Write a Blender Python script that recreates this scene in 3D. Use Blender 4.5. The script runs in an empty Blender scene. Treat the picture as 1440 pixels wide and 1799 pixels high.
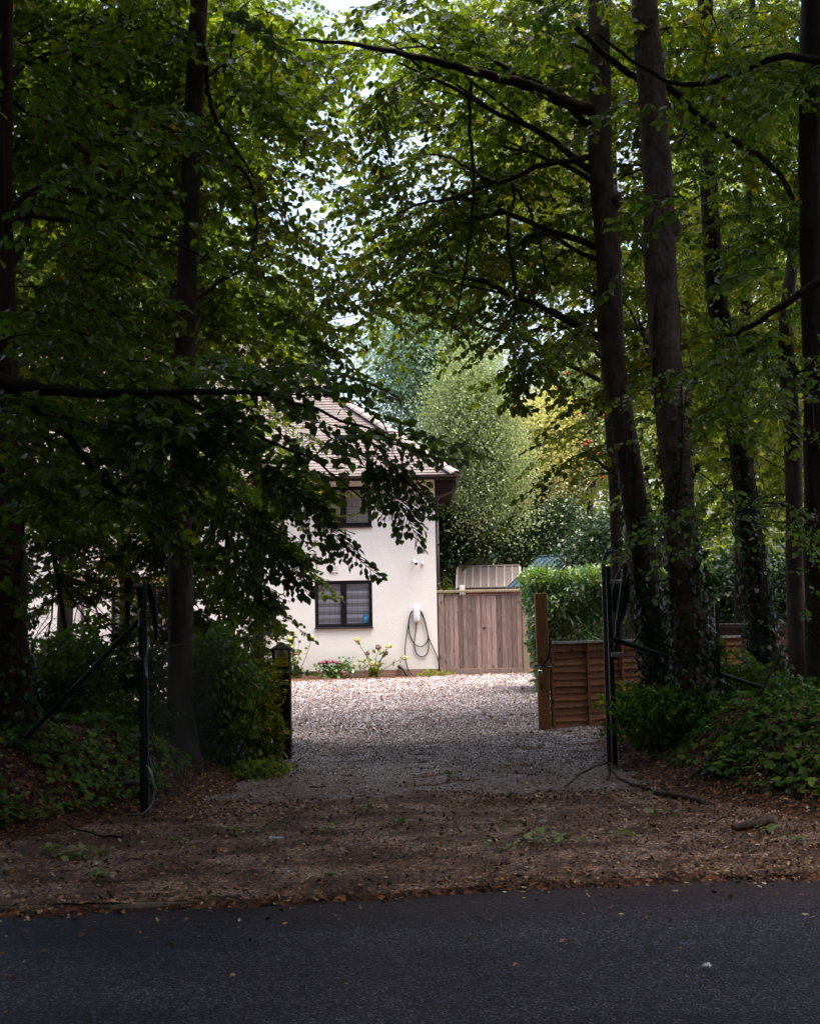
import bpy, math, random
import numpy as np
from mathutils import Vector, Matrix, noise as mnoise

random.seed(7)
RNG = np.random.default_rng(11)
R = math.radians
SC = bpy.context.scene
COL = SC.collection

# ------------------------------------------------------------------ camera
F_PX, CX, CY = 2500.0, 720.0, 899.5
PITCH, ROLL, CAM_H = R(3.97), R(1.1), 1.6
fw = Vector((0, math.cos(PITCH), math.sin(PITCH)))
up0 = Vector((0, -math.sin(PITCH), math.cos(PITCH)))
rt0 = Vector((1, 0, 0))
upv = up0 * math.cos(ROLL) + rt0 * math.sin(ROLL)
rtv = rt0 * math.cos(ROLL) - up0 * math.sin(ROLL)
cam_d = bpy.data.cameras.new('camera')
cam = bpy.data.objects.new('camera', cam_d)
COL.objects.link(cam)
cam.matrix_world = Matrix(((rtv.x, upv.x, -fw.x, 0), (rtv.y, upv.y, -fw.y, 0), (rtv.z, upv.z, -fw.z, CAM_H), (0, 0, 0, 1)))
cam_d.sensor_fit = 'VERTICAL'
cam_d.sensor_height = 36.0
cam_d.lens = 36.0 * F_PX / 1799.0
cam_d.clip_start = 0.1
cam_d.clip_end = 2000
SC.camera = cam

# ------------------------------------------------------------------ light
SUN_EL, SUN_AZ = R(75), R(105)       # azimuth from +Y clockwise: high up on the right
w = bpy.data.worlds.new('World'); SC.world = w
w.use_nodes = True
nt = w.node_tree
sky = nt.nodes.new('ShaderNodeTexSky')
sky.sky_type = 'NISHITA'; sky.sun_disc = False
sky.sun_elevation = SUN_EL; sky.sun_rotation = SUN_AZ
sky.air_density = 1.0; sky.dust_density = 7.0; sky.ozone_density = 1.0
bg = nt.nodes['Background']
nt.links.new(sky.outputs[0], bg.inputs[0])
bg.inputs[1].default_value = 0.15
sl = bpy.data.lights.new('sun', 'SUN'); sl.energy = 1.4; sl.angle = R(38); sl.color = (1.0, 0.965, 0.92)
so = bpy.data.objects.new('sun', sl); COL.objects.link(so)
sd = Vector((math.sin(SUN_AZ) * math.cos(SUN_EL), math.cos(SUN_AZ) * math.cos(SUN_EL), math.sin(SUN_EL)))
so.rotation_euler = sd.to_track_quat('Z', 'Y').to_euler()
so.location = (0, 0, 30)
SC.view_settings.view_transform = 'Standard'
SC.view_settings.look = 'None'
SC.view_settings.gamma = 1.0
SC.view_settings.exposure = 1.98
SC.cycles.max_bounces = 7
SC.cycles.diffuse_bounces = 4
SC.cycles.glossy_bounces = 2
SC.cycles.transmission_bounces = 5
SC.cycles.transparent_max_bounces = 8
SC.cycles.caustics_reflective = False
SC.cycles.caustics_refractive = False

# ------------------------------------------------------------------ helpers
def P(u, v, Y):
    d = fw * F_PX + rtv * (u - CX) - upv * (v - CY)
    k = Y / d.y
    return Vector((d.x * k, Y, CAM_H + d.z * k))

def ss(t):
    t = np.clip(t, 0, 1)
    return t * t * (3 - 2 * t)

def tag(o, label=None, cat=None, group=None, kind=None):
    if label: o['label'] = label
    if cat: o['category'] = cat
    if group: o['group'] = group
    if kind: o['kind'] = kind
    return o

def thing(name, label, cat, loc=(0, 0, 0), group=None):
    o = bpy.data.objects.new(name, None); COL.objects.link(o)
    o.empty_display_size = 0.2
    o.location = loc
    return tag(o, label, cat, group)

def link(name, me, mat, parent=None):
    o = bpy.data.objects.new(name, me); COL.objects.link(o)
    if mat is not None:
        if isinstance(mat, (list, tuple)):
            for m in mat: me.materials.append(m)
        else:
            me.materials.append(mat)
    if parent is not None:
        o.parent = parent
        p = parent; off = Vector((0, 0, 0))
        while p is not None:
            off += p.location; p = p.parent
        o.location = -off          # meshes are written in world coordinates
    return o

class MB:
    """collects shapes, linked as ONE mesh object"""
    def __init__(s): s.v = []; s.f = []; s.smooth = []
    def add(s, vs, fs, smooth=False):
        b = len(s.v); s.v += [tuple(x) for x in vs]
        for f in fs: s.f.append(tuple(b + i for i in f)); s.smooth.append(smooth)
    def box(s, a, b, rot=None, piv=None):
        (x0, y0, z0), (x1, y1, z1) = a, b
        vs = [Vector(p) for p in ((x0,y0,z0),(x1,y0,z0),(x1,y1,z0),(x0,y1,z0),(x0,y0,z1),(x1,y0,z1),(x1,y1,z1),(x0,y1,z1))]
        if rot is not None:
            piv = Vector(piv) if piv is not None else sum(vs, Vector()) / 8
            vs = [rot @ (p - piv) + piv for p in vs]
        s.add(vs, ((0,3,2,1),(4,5,6,7),(0,1,5,4),(1,2,6,5),(2,3,7,6),(3,0,4,7)))
    def bbox(s, a, b, c=0.006, rot=None, piv=None):
        """box with chamfered vertical and top edges"""
        (x0, y0, z0), (x1, y1, z1) = a, b
        def ring(i, z): return [(x0+i+c,y0+i,z),(x1-i-c,y0+i,z),(x1-i,y0+i+c,z),(x1-i,y1-i-c,z),(x1-i-c,y1-i,z),(x0+i+c,y1-i,z),(x0+i,y1-i-c,z),(x0+i,y0+i+c,z)]
        vs = [Vector(p) for p in ring(0, z0) + ring(0, z1 - c) + ring(c, z1)]
        if rot is not None:
            piv = Vector(piv) if piv is not None else sum(vs, Vector()) / len(vs)
            vs = [rot @ (p - piv) + piv for p in vs]
        fs = [tuple(reversed(range(8))), tuple(range(16, 24))]
        for k in range(2):
            for i in range(8):
                j = (i + 1) % 8
                fs.append((k*8+i, k*8+j, k*8+8+j, k*8+8+i))
        s.add(vs, fs)
    def tube(s, path, rad, n=8, cap=True, rough=0.0, flare=0.0):
        path = [Vector(p) for p in path]
        if not hasattr(rad, '__len__'): rad = [rad] * len(path)
        vs = []; fs = []
        ref = None
        for i, p in enumerate(path):
            a = path[max(i-1, 0)]; b = path[min(i+1, len(path)-1)]
            t = (b - a).normalized() if (b - a).length > 1e-9 else Vector((0, 0, 1))
            if ref is None:
                ref = Vector((0, 1, 0)) if abs(t.y) < 0.9 else Vector((1, 0, 0))
            x = (ref - t * ref.dot(t)).normalized(); y = t.cross(x); ref = x
            for k in range(n):
                an = 2 * math.pi * k / n
                r = rad[i]
                d = x * math.cos(an) + y * math.sin(an)
                if rough:
                    q = p * 1.0 + d * 0.35
                    r *= 1 + rough * mnoise.noise(Vector((q.x * 5, q.y * 5, q.z * 1.6))) + rough * 0.6 * mnoise.noise(Vector((q.x * 14 + 9, q.y * 14, q.z * 3)))
                vs.append(p + d * r)
        for i in range(len(path) - 1):
            for k in range(n):
                l = (k + 1) % n
                fs.append((i*n+k, i*n+l, (i+1)*n+l, (i+1)*n+k))
        if cap:
            fs.append(tuple(reversed(range(n)))); fs.append(tuple(range((len(path)-1)*n, len(path)*n)))
        s.add(vs, fs, True)
    def ball(s, c, r, nu=8, nv=6, sc=(1, 1, 1), rough=0):
        c = Vector(c); vs = [c + Vector((0, 0, r * sc[2]))]; fs = []
        for i in range(1, nv):
            th = math.pi * i / nv
            for k in range(nu):
                ph = 2 * math.pi * k / nu
                q = 1 + (rough * random.uniform(-1, 1) if rough else 0)
                vs.append(c + Vector((math.sin(th)*math.cos(ph)*sc[0], math.sin(th)*math.sin(ph)*sc[1], math.cos(th)*sc[2])) * r * q)
        vs.append(c - Vector((0, 0, r * sc[2])))
        for k in range(nu):
            l = (k + 1) % nu
            fs.append((0, 1 + k, 1 + l)); fs.append((len(vs) - 1, 1 + (nv-2)*nu + l, 1 + (nv-2)*nu + k))
            for i in range(nv - 2):
                fs.append((1+i*nu+k, 1+(i+1)*nu+k, 1+(i+1)*nu+l, 1+i*nu+l))
        s.add(vs, fs, True)
    def build(s, name, mat, parent=None):
        me = bpy.data.meshes.new(name)
        me.from_pydata(s.v, [], s.f)
        me.polygons.foreach_set('use_smooth', s.smooth)
        me.update()
        return link(name, me, mat, parent)

def smooth_path(pts, n=6):
    """Catmull-Rom through tuples of any length"""
    pts = [tuple(p) for p in pts]
    out = []
    for i in range(len(pts) - 1):
        p0 = pts[max(i-1, 0)]; p1 = pts[i]; p2 = pts[i+1]; p3 = pts[min(i+2, len(pts)-1)]
        for k in range(n):
            t = k / n
            out.append(tuple(0.5 * ((2*b) + (c-a)*t + (2*a-5*b+4*c-d)*t*t + (-a+3*b-3*c+d)*t*t*t) for a, b, c, d in zip(p0, p1, p2, p3)))
    out.append(pts[-1])
    return out

# ---- numpy scatter
BEECH = (np.array([(0,0,0),(-.36,.26,.05),(-.33,.66,.04),(0,1,-.12),(.33,.66,.04),(.36,.26,.05)]), [(0,1,2,3),(0,3,4,5)])
QUADL = (np.array([(0,0,0),(-.34,.5,.05),(0,1,-.08),(.34,.5,.05)]), [(0,1,2,3)])
LAUREL = (np.array([(0,0,0),(-.17,.3,.04),(-.16,.7,.02),(0,1,-.15),(.16,.7,.02),(.17,.3,.04)]), [(0,1,2,3),(0,3,4,5)])
IVY = (np.array([(0,0,0),(-.32,-.1,.0),(-.52,.28,-.05),(-.25,.38,.04),(-.28,.72,-.03),(0,1.0,-.08),(.28,.72,-.03),(.25,.38,.04),(.52,.28,-.05),(.32,-.1,.0)]),
       [(0,1,2,3),(0,3,4,5),(0,5,6,7),(0,7,8,9)])
OAKISH = (np.array([(0,0,0),(-.2,.15,.03),(-.45,.4,-.05),(-.2,.5,.05),(-.3,.8,0),(0,1.0,.1),(.3,.8,0),(.2,.5,.05),(.45,.4,-.05),(.2,.15,.03)]),
       [(0,1,2,3),(0,3,4,5),(0,5,6,7),(0,7,8,9)])

def norm(a):
    return a / np.maximum(np.linalg.norm(a, axis=1, keepdims=True), 1e-9)

def scatter_mesh(name, tmpl, pos, axis, nrm, scale, var, mat, parent=None):
    tv, tf = tmpl
    n, k = len(pos), len(tv)
    axis = norm(axis); side = norm(np.cross(axis, nrm)); nrm = np.cross(side, axis)
    sc = scale[:, None, None]
    V = pos[:, None, :] + sc * (tv[None, :, 0:1] * side[:, None, :] + tv[None, :, 1:2] * axis[:, None, :] + tv[None, :, 2:3] * nrm[:, None, :])
    V = V.reshape(-1, 3)
    m = len(tf); s = len(tf[0])
    F = (np.arange(n)[:, None, None] * k + np.array(tf)[None]).reshape(-1)
    me = bpy.data.meshes.new(name)
    me.vertices.add(n * k); me.vertices.foreach_set('co', V.astype(np.float32).ravel())
    me.loops.add(n * m * s); me.loops.foreach_set('vertex_index', F.astype(np.int32))
    me.polygons.add(n * m); me.polygons.foreach_set('loop_start', (np.arange(n * m) * s).astype(np.int32))
    me.polygons.foreach_set('loop_total', np.full(n * m, s, np.int32))
    me.update(calc_edges=True)
    at = me.attributes.new('var', 'FLOAT', 'FACE')
    at.data.foreach_set('value', np.repeat(var, m).astype(np.float32))
    return link(name, me, mat, parent)

def prism_mesh(name, A, B, ra, rb, mat, parent=None):
    """many three-sided twigs"""
    n = len(A); t = norm(B - A)
    ref = np.tile(np.array([[0.3, 0.2, 1.0]]), (n, 1))
    x = norm(np.cross(t, ref)); y = np.cross(t, x)
    vs = []
    for (C, r) in ((A, ra), (B, rb)):
        for k in range(3):
            an = 2 * math.pi * k / 3
            vs.append(C + r[:, None] * (x * math.cos(an) + y * math.sin(an)))
    V = np.stack(vs, 1).reshape(-1, 3)
    F = (np.arange(n)[:, None, None] * 6 + np.array([(0,1,4,3),(1,2,5,4),(2,0,3,5)])[None]).reshape(-1)
    me = bpy.data.meshes.new(name)
    me.vertices.add(n * 6); me.vertices.foreach_set('co', V.astype(np.float32).ravel())
    me.loops.add(n * 12); me.loops.foreach_set('vertex_index', F.astype(np.int32))
    me.polygons.add(n * 3); me.polygons.foreach_set('loop_start', (np.arange(n * 3) * 4).astype(np.int32))
    me.polygons.foreach_set('loop_total', np.full(n * 3, 4, np.int32))
    me.update(calc_edges=True)
    return link(name, me, mat, parent)

# ------------------------------------------------------------------ materials
class NT:
    def __init__(s, name):
        s.m = bpy.data.materials.new(name); s.m.use_nodes = True
        s.t = s.m.node_tree; s.b = s.t.nodes['Principled BSDF']; s.out = s.t.nodes['Material Output']
    def n(s, typ, **kw):
        x = s.t.nodes.new('ShaderNode' + typ)
        for k, v in kw.items():
            if k[0] == '_': setattr(x, k[1:], v)
            else: x.inputs[k].default_value = v
        return x
    def l(s, a, b): s.t.links.new(a, b)
    def coord(s, scale=(1, 1, 1)):
        g = s.n('NewGeometry'); m = s.n('Mapping'); m.inputs['Scale'].default_value = scale
        s.l(g.outputs['Position'], m.inputs['Vector']); return m.outputs[0]
    def noise(s, co, scale, detail=4, rough=0.6):
        x = s.n('TexNoise'); x.inputs['Scale'].default_value = scale; x.inputs['Detail'].default_value = detail
        x.inputs['Roughness'].default_value = rough; s.l(co, x.inputs['Vector']); return x.outputs['Fac']
    def ramp(s, fac, stops, interp='LINEAR'):
        x = s.n('ValToRGB'); x.color_ramp.interpolation = interp
        e = x.color_ramp.elements
        while len(e) < len(stops): e.new(0.5)
        for i, (p, c) in enumerate(stops):
            e[i].position = p; e[i].color = (*c, 1)
        s.l(fac, x.inputs[0]); return x.outputs[0]
    def mix(s, fac, a, b, mode='MIX'):
        x = s.n('MixRGB'); x.blend_type = mode
        if isinstance(fac, (int, float)): x.inputs[0].default_value = fac
        else: s.l(fac, x.inputs[0])
        for i, q in ((1, a), (2, b)):
            if isinstance(q, tuple): x.inputs[i].default_value = (*q, 1)
            else: s.l(q, x.inputs[i])
        return x.outputs[0]
    def math(s, op, a, b=None):
        x = s.n('Math'); x.operation = op
        for i, q in ((0, a), (1, b)):
            if q is None: continue
            if isinstance(q, (int, float)): x.inputs[i].default_value = q
            else: s.l(q, x.inputs[i])
        return x.outputs[0]
    def bump(s, h, strength=0.5, dist=0.01, prev=None):
        x = s.n('Bump'); x.inputs['Strength'].default_value = strength; x.inputs['Distance'].default_value = dist
        s.l(h, x.inputs['Height'])
        if prev is not None: s.l(prev, x.inputs['Normal'])
        return x.outputs[0]
    def fin(s, col=None, rough=0.7, nrm=None, spec=0.3, metal=0):
        if col is not None:
            if isinstance(col, tuple): s.b.inputs['Base Color'].default_value = (*col, 1)
            else: s.l(col, s.b.inputs['Base Color'])
        if isinstance(rough, (int, float)): s.b.inputs['Roughness'].default_value = rough
        else: s.l(rough, s.b.inputs['Roughness'])
        s.b.inputs['Specular IOR Level'].default_value = spec
        s.b.inputs['Metallic'].default_value = metal
        if nrm is not None: s.l(nrm, s.b.inputs['Normal'])
        return s.m

def leaf_mat(name, stops, trans=0.45, tcol=(1.5, 1.7, 0.6), rough=0.42, spec=0.4):
    k = NT(name)
    a = k.n('Attribute'); a.attribute_name = 'var'
    c = k.ramp(a.outputs['Fac'], stops)
    k.fin(c, rough, None, spec)
    tc = k.mix(1.0, c, tcol, 'MULTIPLY')
    t = k.n('BsdfTranslucent'); k.l(tc, t.inputs['Color'])
    m = k.n('MixShader'); m.inputs[0].default_value = trans
    k.l(k.b.outputs[0], m.inputs[1]); k.l(t.outputs[0], m.inputs[2]); k.l(m.outputs[0], k.out.inputs[0])
    return k.m

M = {}
M['beech'] = leaf_mat('beech_leaf', [(0, (.025, .045, .010)), (.5, (.058, .092, .016)), (.9, (.10, .135, .018)), (1, (.22, .19, .03))], .52, (3.5, 3.2, .6))
M['beech_dark'] = leaf_mat('shade_leaf', [(0, (.035, .065, .022)), (.6, (.065, .11, .032)), (1, (.10, .15, .04))], .48, (2.9, 2.9, .7), .38, .6)
M['canopy'] = leaf_mat('high_leaf', [(0, (.025, .045, .015)), (1, (.05, .08, .02))], .2)
M['lime_thin'] = leaf_mat('bright_leaf', [(0, (.05, .08, .012)), (.9, (.11, .14, .02)), (1, (.30, .26, .04))], .5, (3.0, 2.7, .6))
M['sage'] = leaf_mat('sage_leaf', [(0, (.15, .19, .10)), (1, (.30, .345, .18))], .45, (1.5, 1.6, .8))
M['blue_green'] = leaf_mat('blue_green_leaf', [(0, (.10, .18, .12)), (1, (.32, .42, .32))], .4, (1.4, 1.6, 1.1))
M['yellow'] = leaf_mat('yellow_leaf', [(0, (.30, .33, .13)), (.6, (.48, .48, .19)), (1, (.66, .58, .26))], .4, (1.3, 1.2, .6))
M['buff'] = leaf_mat('buff_leaf', [(0, (.17, .18, .10)), (1, (.36, .32, .22))], .4, (1.4, 1.3, 1.0))
M['lime'] = leaf_mat('lime_leaf', [(0, (.07, .11, .02)), (1, (.24, .29, .06))], .5, (1.9, 1.8, .6))
M['holly'] = leaf_mat('dark_leaf', [(0, (.015, .035, .015)), (1, (.04, .07, .025))], .2, (1.5, 1.7, .8), .35)
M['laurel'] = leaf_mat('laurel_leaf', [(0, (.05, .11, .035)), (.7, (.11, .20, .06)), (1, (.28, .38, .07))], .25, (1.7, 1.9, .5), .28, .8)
M['ivy'] = leaf_mat('ivy_leaf', [(0, (.03, .075, .015)), (.6, (.07, .15, .025)), (1, (.18, .29, .045))], .25, (1.7, 1.9, .7), .6, .2)
M['ivy_dark'] = leaf_mat('old_ivy_leaf', [(0, (.015, .03, .012)), (1, (.045, .085, .02))], .25, (1.5, 1.7, .7), .35)
M['bamboo'] = leaf_mat('bamboo_leaf', [(0, (.05, .10, .02)), (.6, (.14, .19, .03)), (1, (.60, .48, .07))], .45, (1.8, 1.7, .5))
M['litter'] = leaf_mat('dead_leaf', [(0, (.04, .022, .015)), (.45, (.12, .06, .035)), (.75, (.25, .13, .06)), (.92, (.45, .29, .14)), (1, (.6, .55, .42))], .15, (1.2, 1.0, .7), .6)
M['fallen_green'] = leaf_mat('fallen_leaf', [(0, (.10, .16, .06)), (1, (.30, .36, .16))], .3, (1.3, 1.3, .8), .5)

def bark(name, c0, c1, sc=9, vert=.22, strength=.8):
    k = NT(name); co = k.coord((1, 1, vert))
    a = k.noise(co, sc, 8, .65); b = k.noise(k.coord((1, 1, 1)), 1.7, 3)
    col = k.ramp(a, [(.3, c0), (.72, c1)])
    green = k.ramp(b, [(.5, (0, 0, 0)), (.75, (1, 1, 1))])
    col = k.mix(k.math('MULTIPLY', green, .35), col, (.05, .06, .03))
    wv = k.n('TexVoronoi'); wv.inputs['Scale'].default_value = sc * 2.2; k.l(co, wv.inputs['Vector'])
    nb = k.bump(a, strength, .03); nb = k.bump(wv.outputs['Distance'], strength * .5, .012, nb)
    return k.fin(col, .85, nb, .2)
M['bark_smooth'] = bark('beech_bark', (.035, .027, .024), (.14, .105, .09), 9, .45, .9)
M['bark_grey'] = bark('grey_beech_bark', (.07, .052, .047), (.24, .18, .16), 10, .6, .9)
M['bark_rough'] = bark('furrowed_bark', (.02, .013, .011), (.08, .05, .04), 14, .12, 1.0)
M['bark_dark'] = bark('dark_bark', (.02, .014, .012), (.06, .045, .038), 9, .25, .8)
M['bark_pale'] = bark('pale_bark', (.12, .10, .08), (.35, .32, .28), 9, .3, .6)
k = NT('twig'); M['twig'] = k.fin((.025, .017, .013), .8)

# road
k = NT('asphalt'); co = k.coord()
v = k.n('TexVoronoi'); v.inputs['Scale'].default_value = 105; k.l(co, v.inputs['Vector'])
base = k.ramp(k.noise(k.coord((.35, 1.2, 1)), .9, 6, .65), [(.3, (.0065, .0058, .0105)), (.5, (.0115, .0105, .0175)), (.66, (.021, .020, .030))])
st = k.ramp(v.outputs['Color'], [(.2, (.25, .25, .27)), (.5, (.9, .9, .92)), (.72, (2.2, 2.2, 2.3)), (.84, (6.5, 6.4, 6.4))])
col = k.mix(1, base, st, 'MULTIPLY')
g2 = k.ramp(k.noise(co, 34, 3, .6), [(.35, (.65, .65, .65)), (.65, (1.35, 1.35, 1.35))]); col = k.mix(1, col, g2, 'MULTIPLY')
ys_ = k.n('SeparateXYZ'); k.l(k.coord(), ys_.inputs[0])
dirt = k.ramp(k.math('ADD', ys_.outputs[1], k.math('MULTIPLY', k.noise(k.coord((.6, 2, 1)), 2.2, 6, .7), 1.6)), [(0, (0, 0, 0)), (1, (0, 0, 0))])
dm = k.n('MapRange'); dm.inputs[1].default_value = 8.25; dm.inputs[2].default_value = 9.3
k.l(k.math('ADD', ys_.outputs[1], k.math('MULTIPLY', k.noise(k.coord((.6, 2, 1)), 2.2, 6, .7), 1.6)), dm.inputs[0])
col = k.mix(k.math('MULTIPLY', dm.outputs[0], .7), col, (.05, .028, .022))
nb = k.bump(v.outputs['Distance'], .9, .008); nb = k.bump(k.noise(co, 220, 3), .5, .003, nb)
M['asphalt'] = k.fin(col, .6, nb, .15)

# soil with litter crumbs
k = NT('soil'); co = k.coord()
v = k.n('TexVoronoi'); v.inputs['Scale'].default_value = 38; k.l(co, v.inputs['Vector'])
c1 = k.ramp(k.noise(co, 1.6, 7, .7), [(.3, (.04, .022, .016)), (.55, (.085, .046, .033)), (.75, (.13, .085, .065))])
c2 = k.ramp(v.outputs['Color'], [(.18, (.25, .23, .23)), (.5, (1, 1, 1)), (.7, (1.9, 1.5, 1.1)), (.85, (4.2, 3.0, 2.0))])
col = k.mix(1, c1, c2, 'MULTIPLY')
nb = k.bump(k.noise(co, 25, 8, .75), .9, .03); nb = k.bump(v.outputs['Distance'], .6, .01, nb)
M['soil'] = k.fin(col, .9, nb, .2)

# crossover tarmac covered with dirt
k = NT('dirty_apron'); co = k.coord()
v = k.n('TexVoronoi'); v.inputs['Scale'].default_value = 70; k.l(co, v.inputs['Vector'])
c1 = k.ramp(k.noise(k.coord((.85, 1.0, 1)), 2.1, 8, .72), [(.40, (.045, .024, .017)), (.49, (.090, .054, .041)), (.60, (.19, .145, .13))])
c2 = k.ramp(v.outputs['Color'], [(.2, (.3, .28, .28)), (.5, (1, 1, 1)), (.7, (1.6, 1.3, 1.1)), (.85, (4.0, 3.2, 2.4))])
col = k.mix(1, c1, c2, 'MULTIPLY')
nb = k.bump(k.noise(co, 40, 6, .7), .8, .012); nb = k.bump(v.outputs['Distance'], .5, .006, nb)
M['apron'] = k.fin(col, .8, nb, .3)

k = NT('concrete'); co = k.coord()
col = k.ramp(k.noise(co, 6, 8, .7), [(.3, (.06, .04, .033)), (.7, (.20, .165, .15))])
M['concrete'] = k.fin(col, .85, k.bump(k.noise(co, 60, 5), .6, .006), .2)

# gravel
k = NT('gravel'); co = k.coord()
v = k.n('TexVoronoi'); v.inputs['Scale'].default_value = 42; k.l(co, v.inputs['Vector'])
stone = k.ramp(v.outputs['Color'], [(.15, (.07, .04, .032)), (.34, (.18, .125, .112)), (.52, (.34, .28, .275)), (.7, (.52, .46, .475)), (.85, (.78, .74, .77))])
big = k.noise(k.coord((1, .45, 1)), .9, 7, .72)
dirt = k.ramp(big, [(.40, (0, 0, 0)), (.60, (1, 1, 1))])
col = k.mix(k.math('MULTIPLY', dirt, .75), stone, (.12, .07, .055))
crumb = k.ramp(k.noise(k.coord((1, .6, 1)), 13, 5, .7), [(.54, (0, 0, 0)), (.60, (1, 1, 1))])
col = k.mix(k.math('MULTIPLY', crumb, .75), col, (.13, .065, .04))
ys_ = k.n('SeparateXYZ'); k.l(k.coord(), ys_.inputs[0])
dm = k.n('MapRange'); dm.inputs[1].default_value = 18.5; dm.inputs[2].default_value = 12.6
k.l(k.math('ADD', ys_.outputs[1], k.math('MULTIPLY', k.noise(k.coord((1.2, .5, 1)), 1.1, 6, .7), 5)), dm.inputs[0])
col = k.mix(k.math('MULTIPLY', dm.outputs[0], .9), col, (.07, .042, .035))
nb = k.bump(v.outputs['Distance'], 1.0, .02); nb = k.bump(k.noise(co, 9, 5), .6, .03, nb)
M['gravel'] = k.fin(col, .7, nb, .4)
k = NT('pebble'); a = k.n('Attribute'); a.attribute_name = 'var'
M['pebble'] = k.fin(k.ramp(a.outputs['Fac'], [(0, (.05, .03, .025)), (.45, (.15, .105, .095)), (.75, (.33, .275, .28)), (1, (.80, .75, .80))]), .55, None, .5)

# render wall
k = NT('cream_render'); co = k.coord()
col = k.ramp(k.noise(co, .7, 6), [(.3, (.80, .765, .71)), (.7, (.87, .845, .79))])
low = k.n('SeparateXYZ'); k.l(k.coord(), low.inputs[0])
st = k.ramp(k.math('ADD', low.outputs[2], k.math('MULTIPLY', k.noise(k.coord((3, 3, .8)), 3, 5), .5)), [(.25, (1, 1, 1)), (.8, (0, 0, 0))])
col = k.mix(k.math('MULTIPLY', st, .25), col, (.55, .45, .36))
nb = k.bump(k.noise(co, 30, 6, .75), .7, .012); nb = k.bump(k.noise(co, 2.2, 4), .4, .03, nb)
M['render'] = k.fin(col, .85, nb, .2)

def simple(name, col, rough=.6, spec=.3, metal=0, nsc=0, amt=.25, bumpd=0):
    k = NT(name)
    if nsc:
        co = k.coord(); f = k.noise(co, nsc, 6, .65)
        lo = tuple(c * (1 - amt) for c in col); hi = tuple(min(1, c * (1 + amt)) for c in col)
        return k.fin(k.ramp(f, [(.3, lo), (.7, hi)]), rough, k.bump(f, .6, bumpd) if bumpd else None, spec, metal)
    return k.fin(col, rough, None, spec, metal)
M['black_frame'] = simple('black_frame', (.005, .005, .007), .6, .2)
M['brown_upvc'] = simple('dark_brown_plastic', (.030, .017, .017), .35, .5)
M['white_plastic'] = simple('white_plastic', (.78, .80, .84), .3, .5)
M['grey_plastic'] = simple('grey_plastic', (.45, .44, .45), .4)
M['rubber'] = simple('black_rubber', (.012, .012, .014), .45, .5)
M['blue_sticker'] = simple('blue_sticker', (.02, .16, .34), .4)
M['lead'] = simple('lead_strip', (.06, .06, .065), .5)
M['sill'] = simple('window_sill', (.035, .022, .022), .5)
M['vent'] = simple('vent_plastic', (.70, .66, .62), .5)
M['steel_green'] = simple('green_steel', (.008, .030, .024), .55, .25, 0, 8, .4)
M['steel_worn'] = simple('worn_steel', (.075, .08, .10), .35, .5, .6, 12, .5)
M['wire'] = simple('wire', (.045, .05, .048), .45, .5, .5)
M['galv'] = simple('galvanised', (.35, .35, .38), .35, .5, .8)
M['tape'] = simple('white_tape', (.5, .52, .58), .4)
M['net_cloth'] = simple('black_netting', (.008, .009, .012), .6, .4, 0, 30, .5, .01)
M['yellow_sign'] = simple('yellow_sign', (.85, .68, .02), .4)
M['white_sign'] = simple('white_sign', (.80, .80, .82), .4)
M['black_ink'] = simple('black_ink', (.01, .01, .01), .5)
M['flower_pink'] = simple('pink_flower', (.26, .11, .12), .7, .2, 0, 60, .5)
M['flower_cream'] = simple('cream_flower', (.58, .54, .20), .7, .2, 0, 60, .35)
M['flower_brown'] = simple('dried_flower', (.25, .17, .13), .8, .2, 0, 60, .4)
M['stem'] = simple('stem', (.12, .09, .05), .7)
M['litter_white'] = simple('pale_scrap', (.45, .50, .55), .4)
M['tan_roof'] = simple('tan_metal_roof', (.11, .085, .078), .45, .4, 0, 5, .15)
M['blue_roof'] = simple('blue_green_metal_roof', (.035, .062, .085), .4, .5, 0, 5, .3)
M['seam'] = simple('pale_seam', (.27, .235, .225), .5)
M['shed_wall'] = simple('shed_wall', (.16, .07, .05), .7, .2, 0, 9, .3)
M['white_trim'] = simple('white_trim', (.6, .58, .56), .5)

def wood(name, c0, c1, axis='z', sc=5, knots=True):
    k = NT(name)
    s = {'z': (9, 9, .7), 'x': (.7, 9, 9), 'y': (9, .7, 9)}[axis]
    co = k.coord(s); f = k.noise(co, sc, 8, .7)
    a = k.n('NewGeometry')
    col = k.ramp(f, [(.28, c0), (.72, c1)])
    rnd = k.ramp(a.outputs['Random Per Island'], [(0, (.50, .46, .44)), (.5, (.9, .9, .9)), (1, (1.3, 1.27, 1.3))])
    col = k.mix(1, col, rnd, 'MULTIPLY')
    nb = k.bump(f, .5, .004)
    if knots:
        v = k.n('TexVoronoi'); v.inputs['Scale'].default_value = 1
        k.l(k.coord({'z': (5.5, 5.5, 2.8), 'x': (2.6, 6, 6), 'y': (6, 2.6, 6)}[axis]), v.inputs['Vector'])
        kn = k.ramp(v.outputs['Distance'], [(.08, (1, 1, 1)), (.17, (0, 0, 0))])
        col = k.mix(k.math('MULTIPLY', kn, .75), col, tuple(c * .3 for c in c0))
    return k.fin(col, .75, nb, .25)
M['gate_wood'] = wood('gate_wood', (.13, .085, .068), (.36, .27, .24), 'z')
M['rail_wood'] = wood('mossy_rail', (.17, .14, .08), (.34, .29, .19), 'x', 5, False)
M['panel_wood'] = wood('stained_board', (.12, .045, .018), (.33, .15, .065), 'x', 6)
M['post_wood'] = wood('orange_post', (.17, .075, .028), (.42, .22, .09), 'z')
M['old_post'] = wood('old_dark_post', (.018, .010, .008), (.055, .032, .024), 'z', 5, False)
M['cap_wood'] = wood('grey_capping', (.25, .23, .22), (.5, .47, .47), 'x', 5, False)

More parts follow.
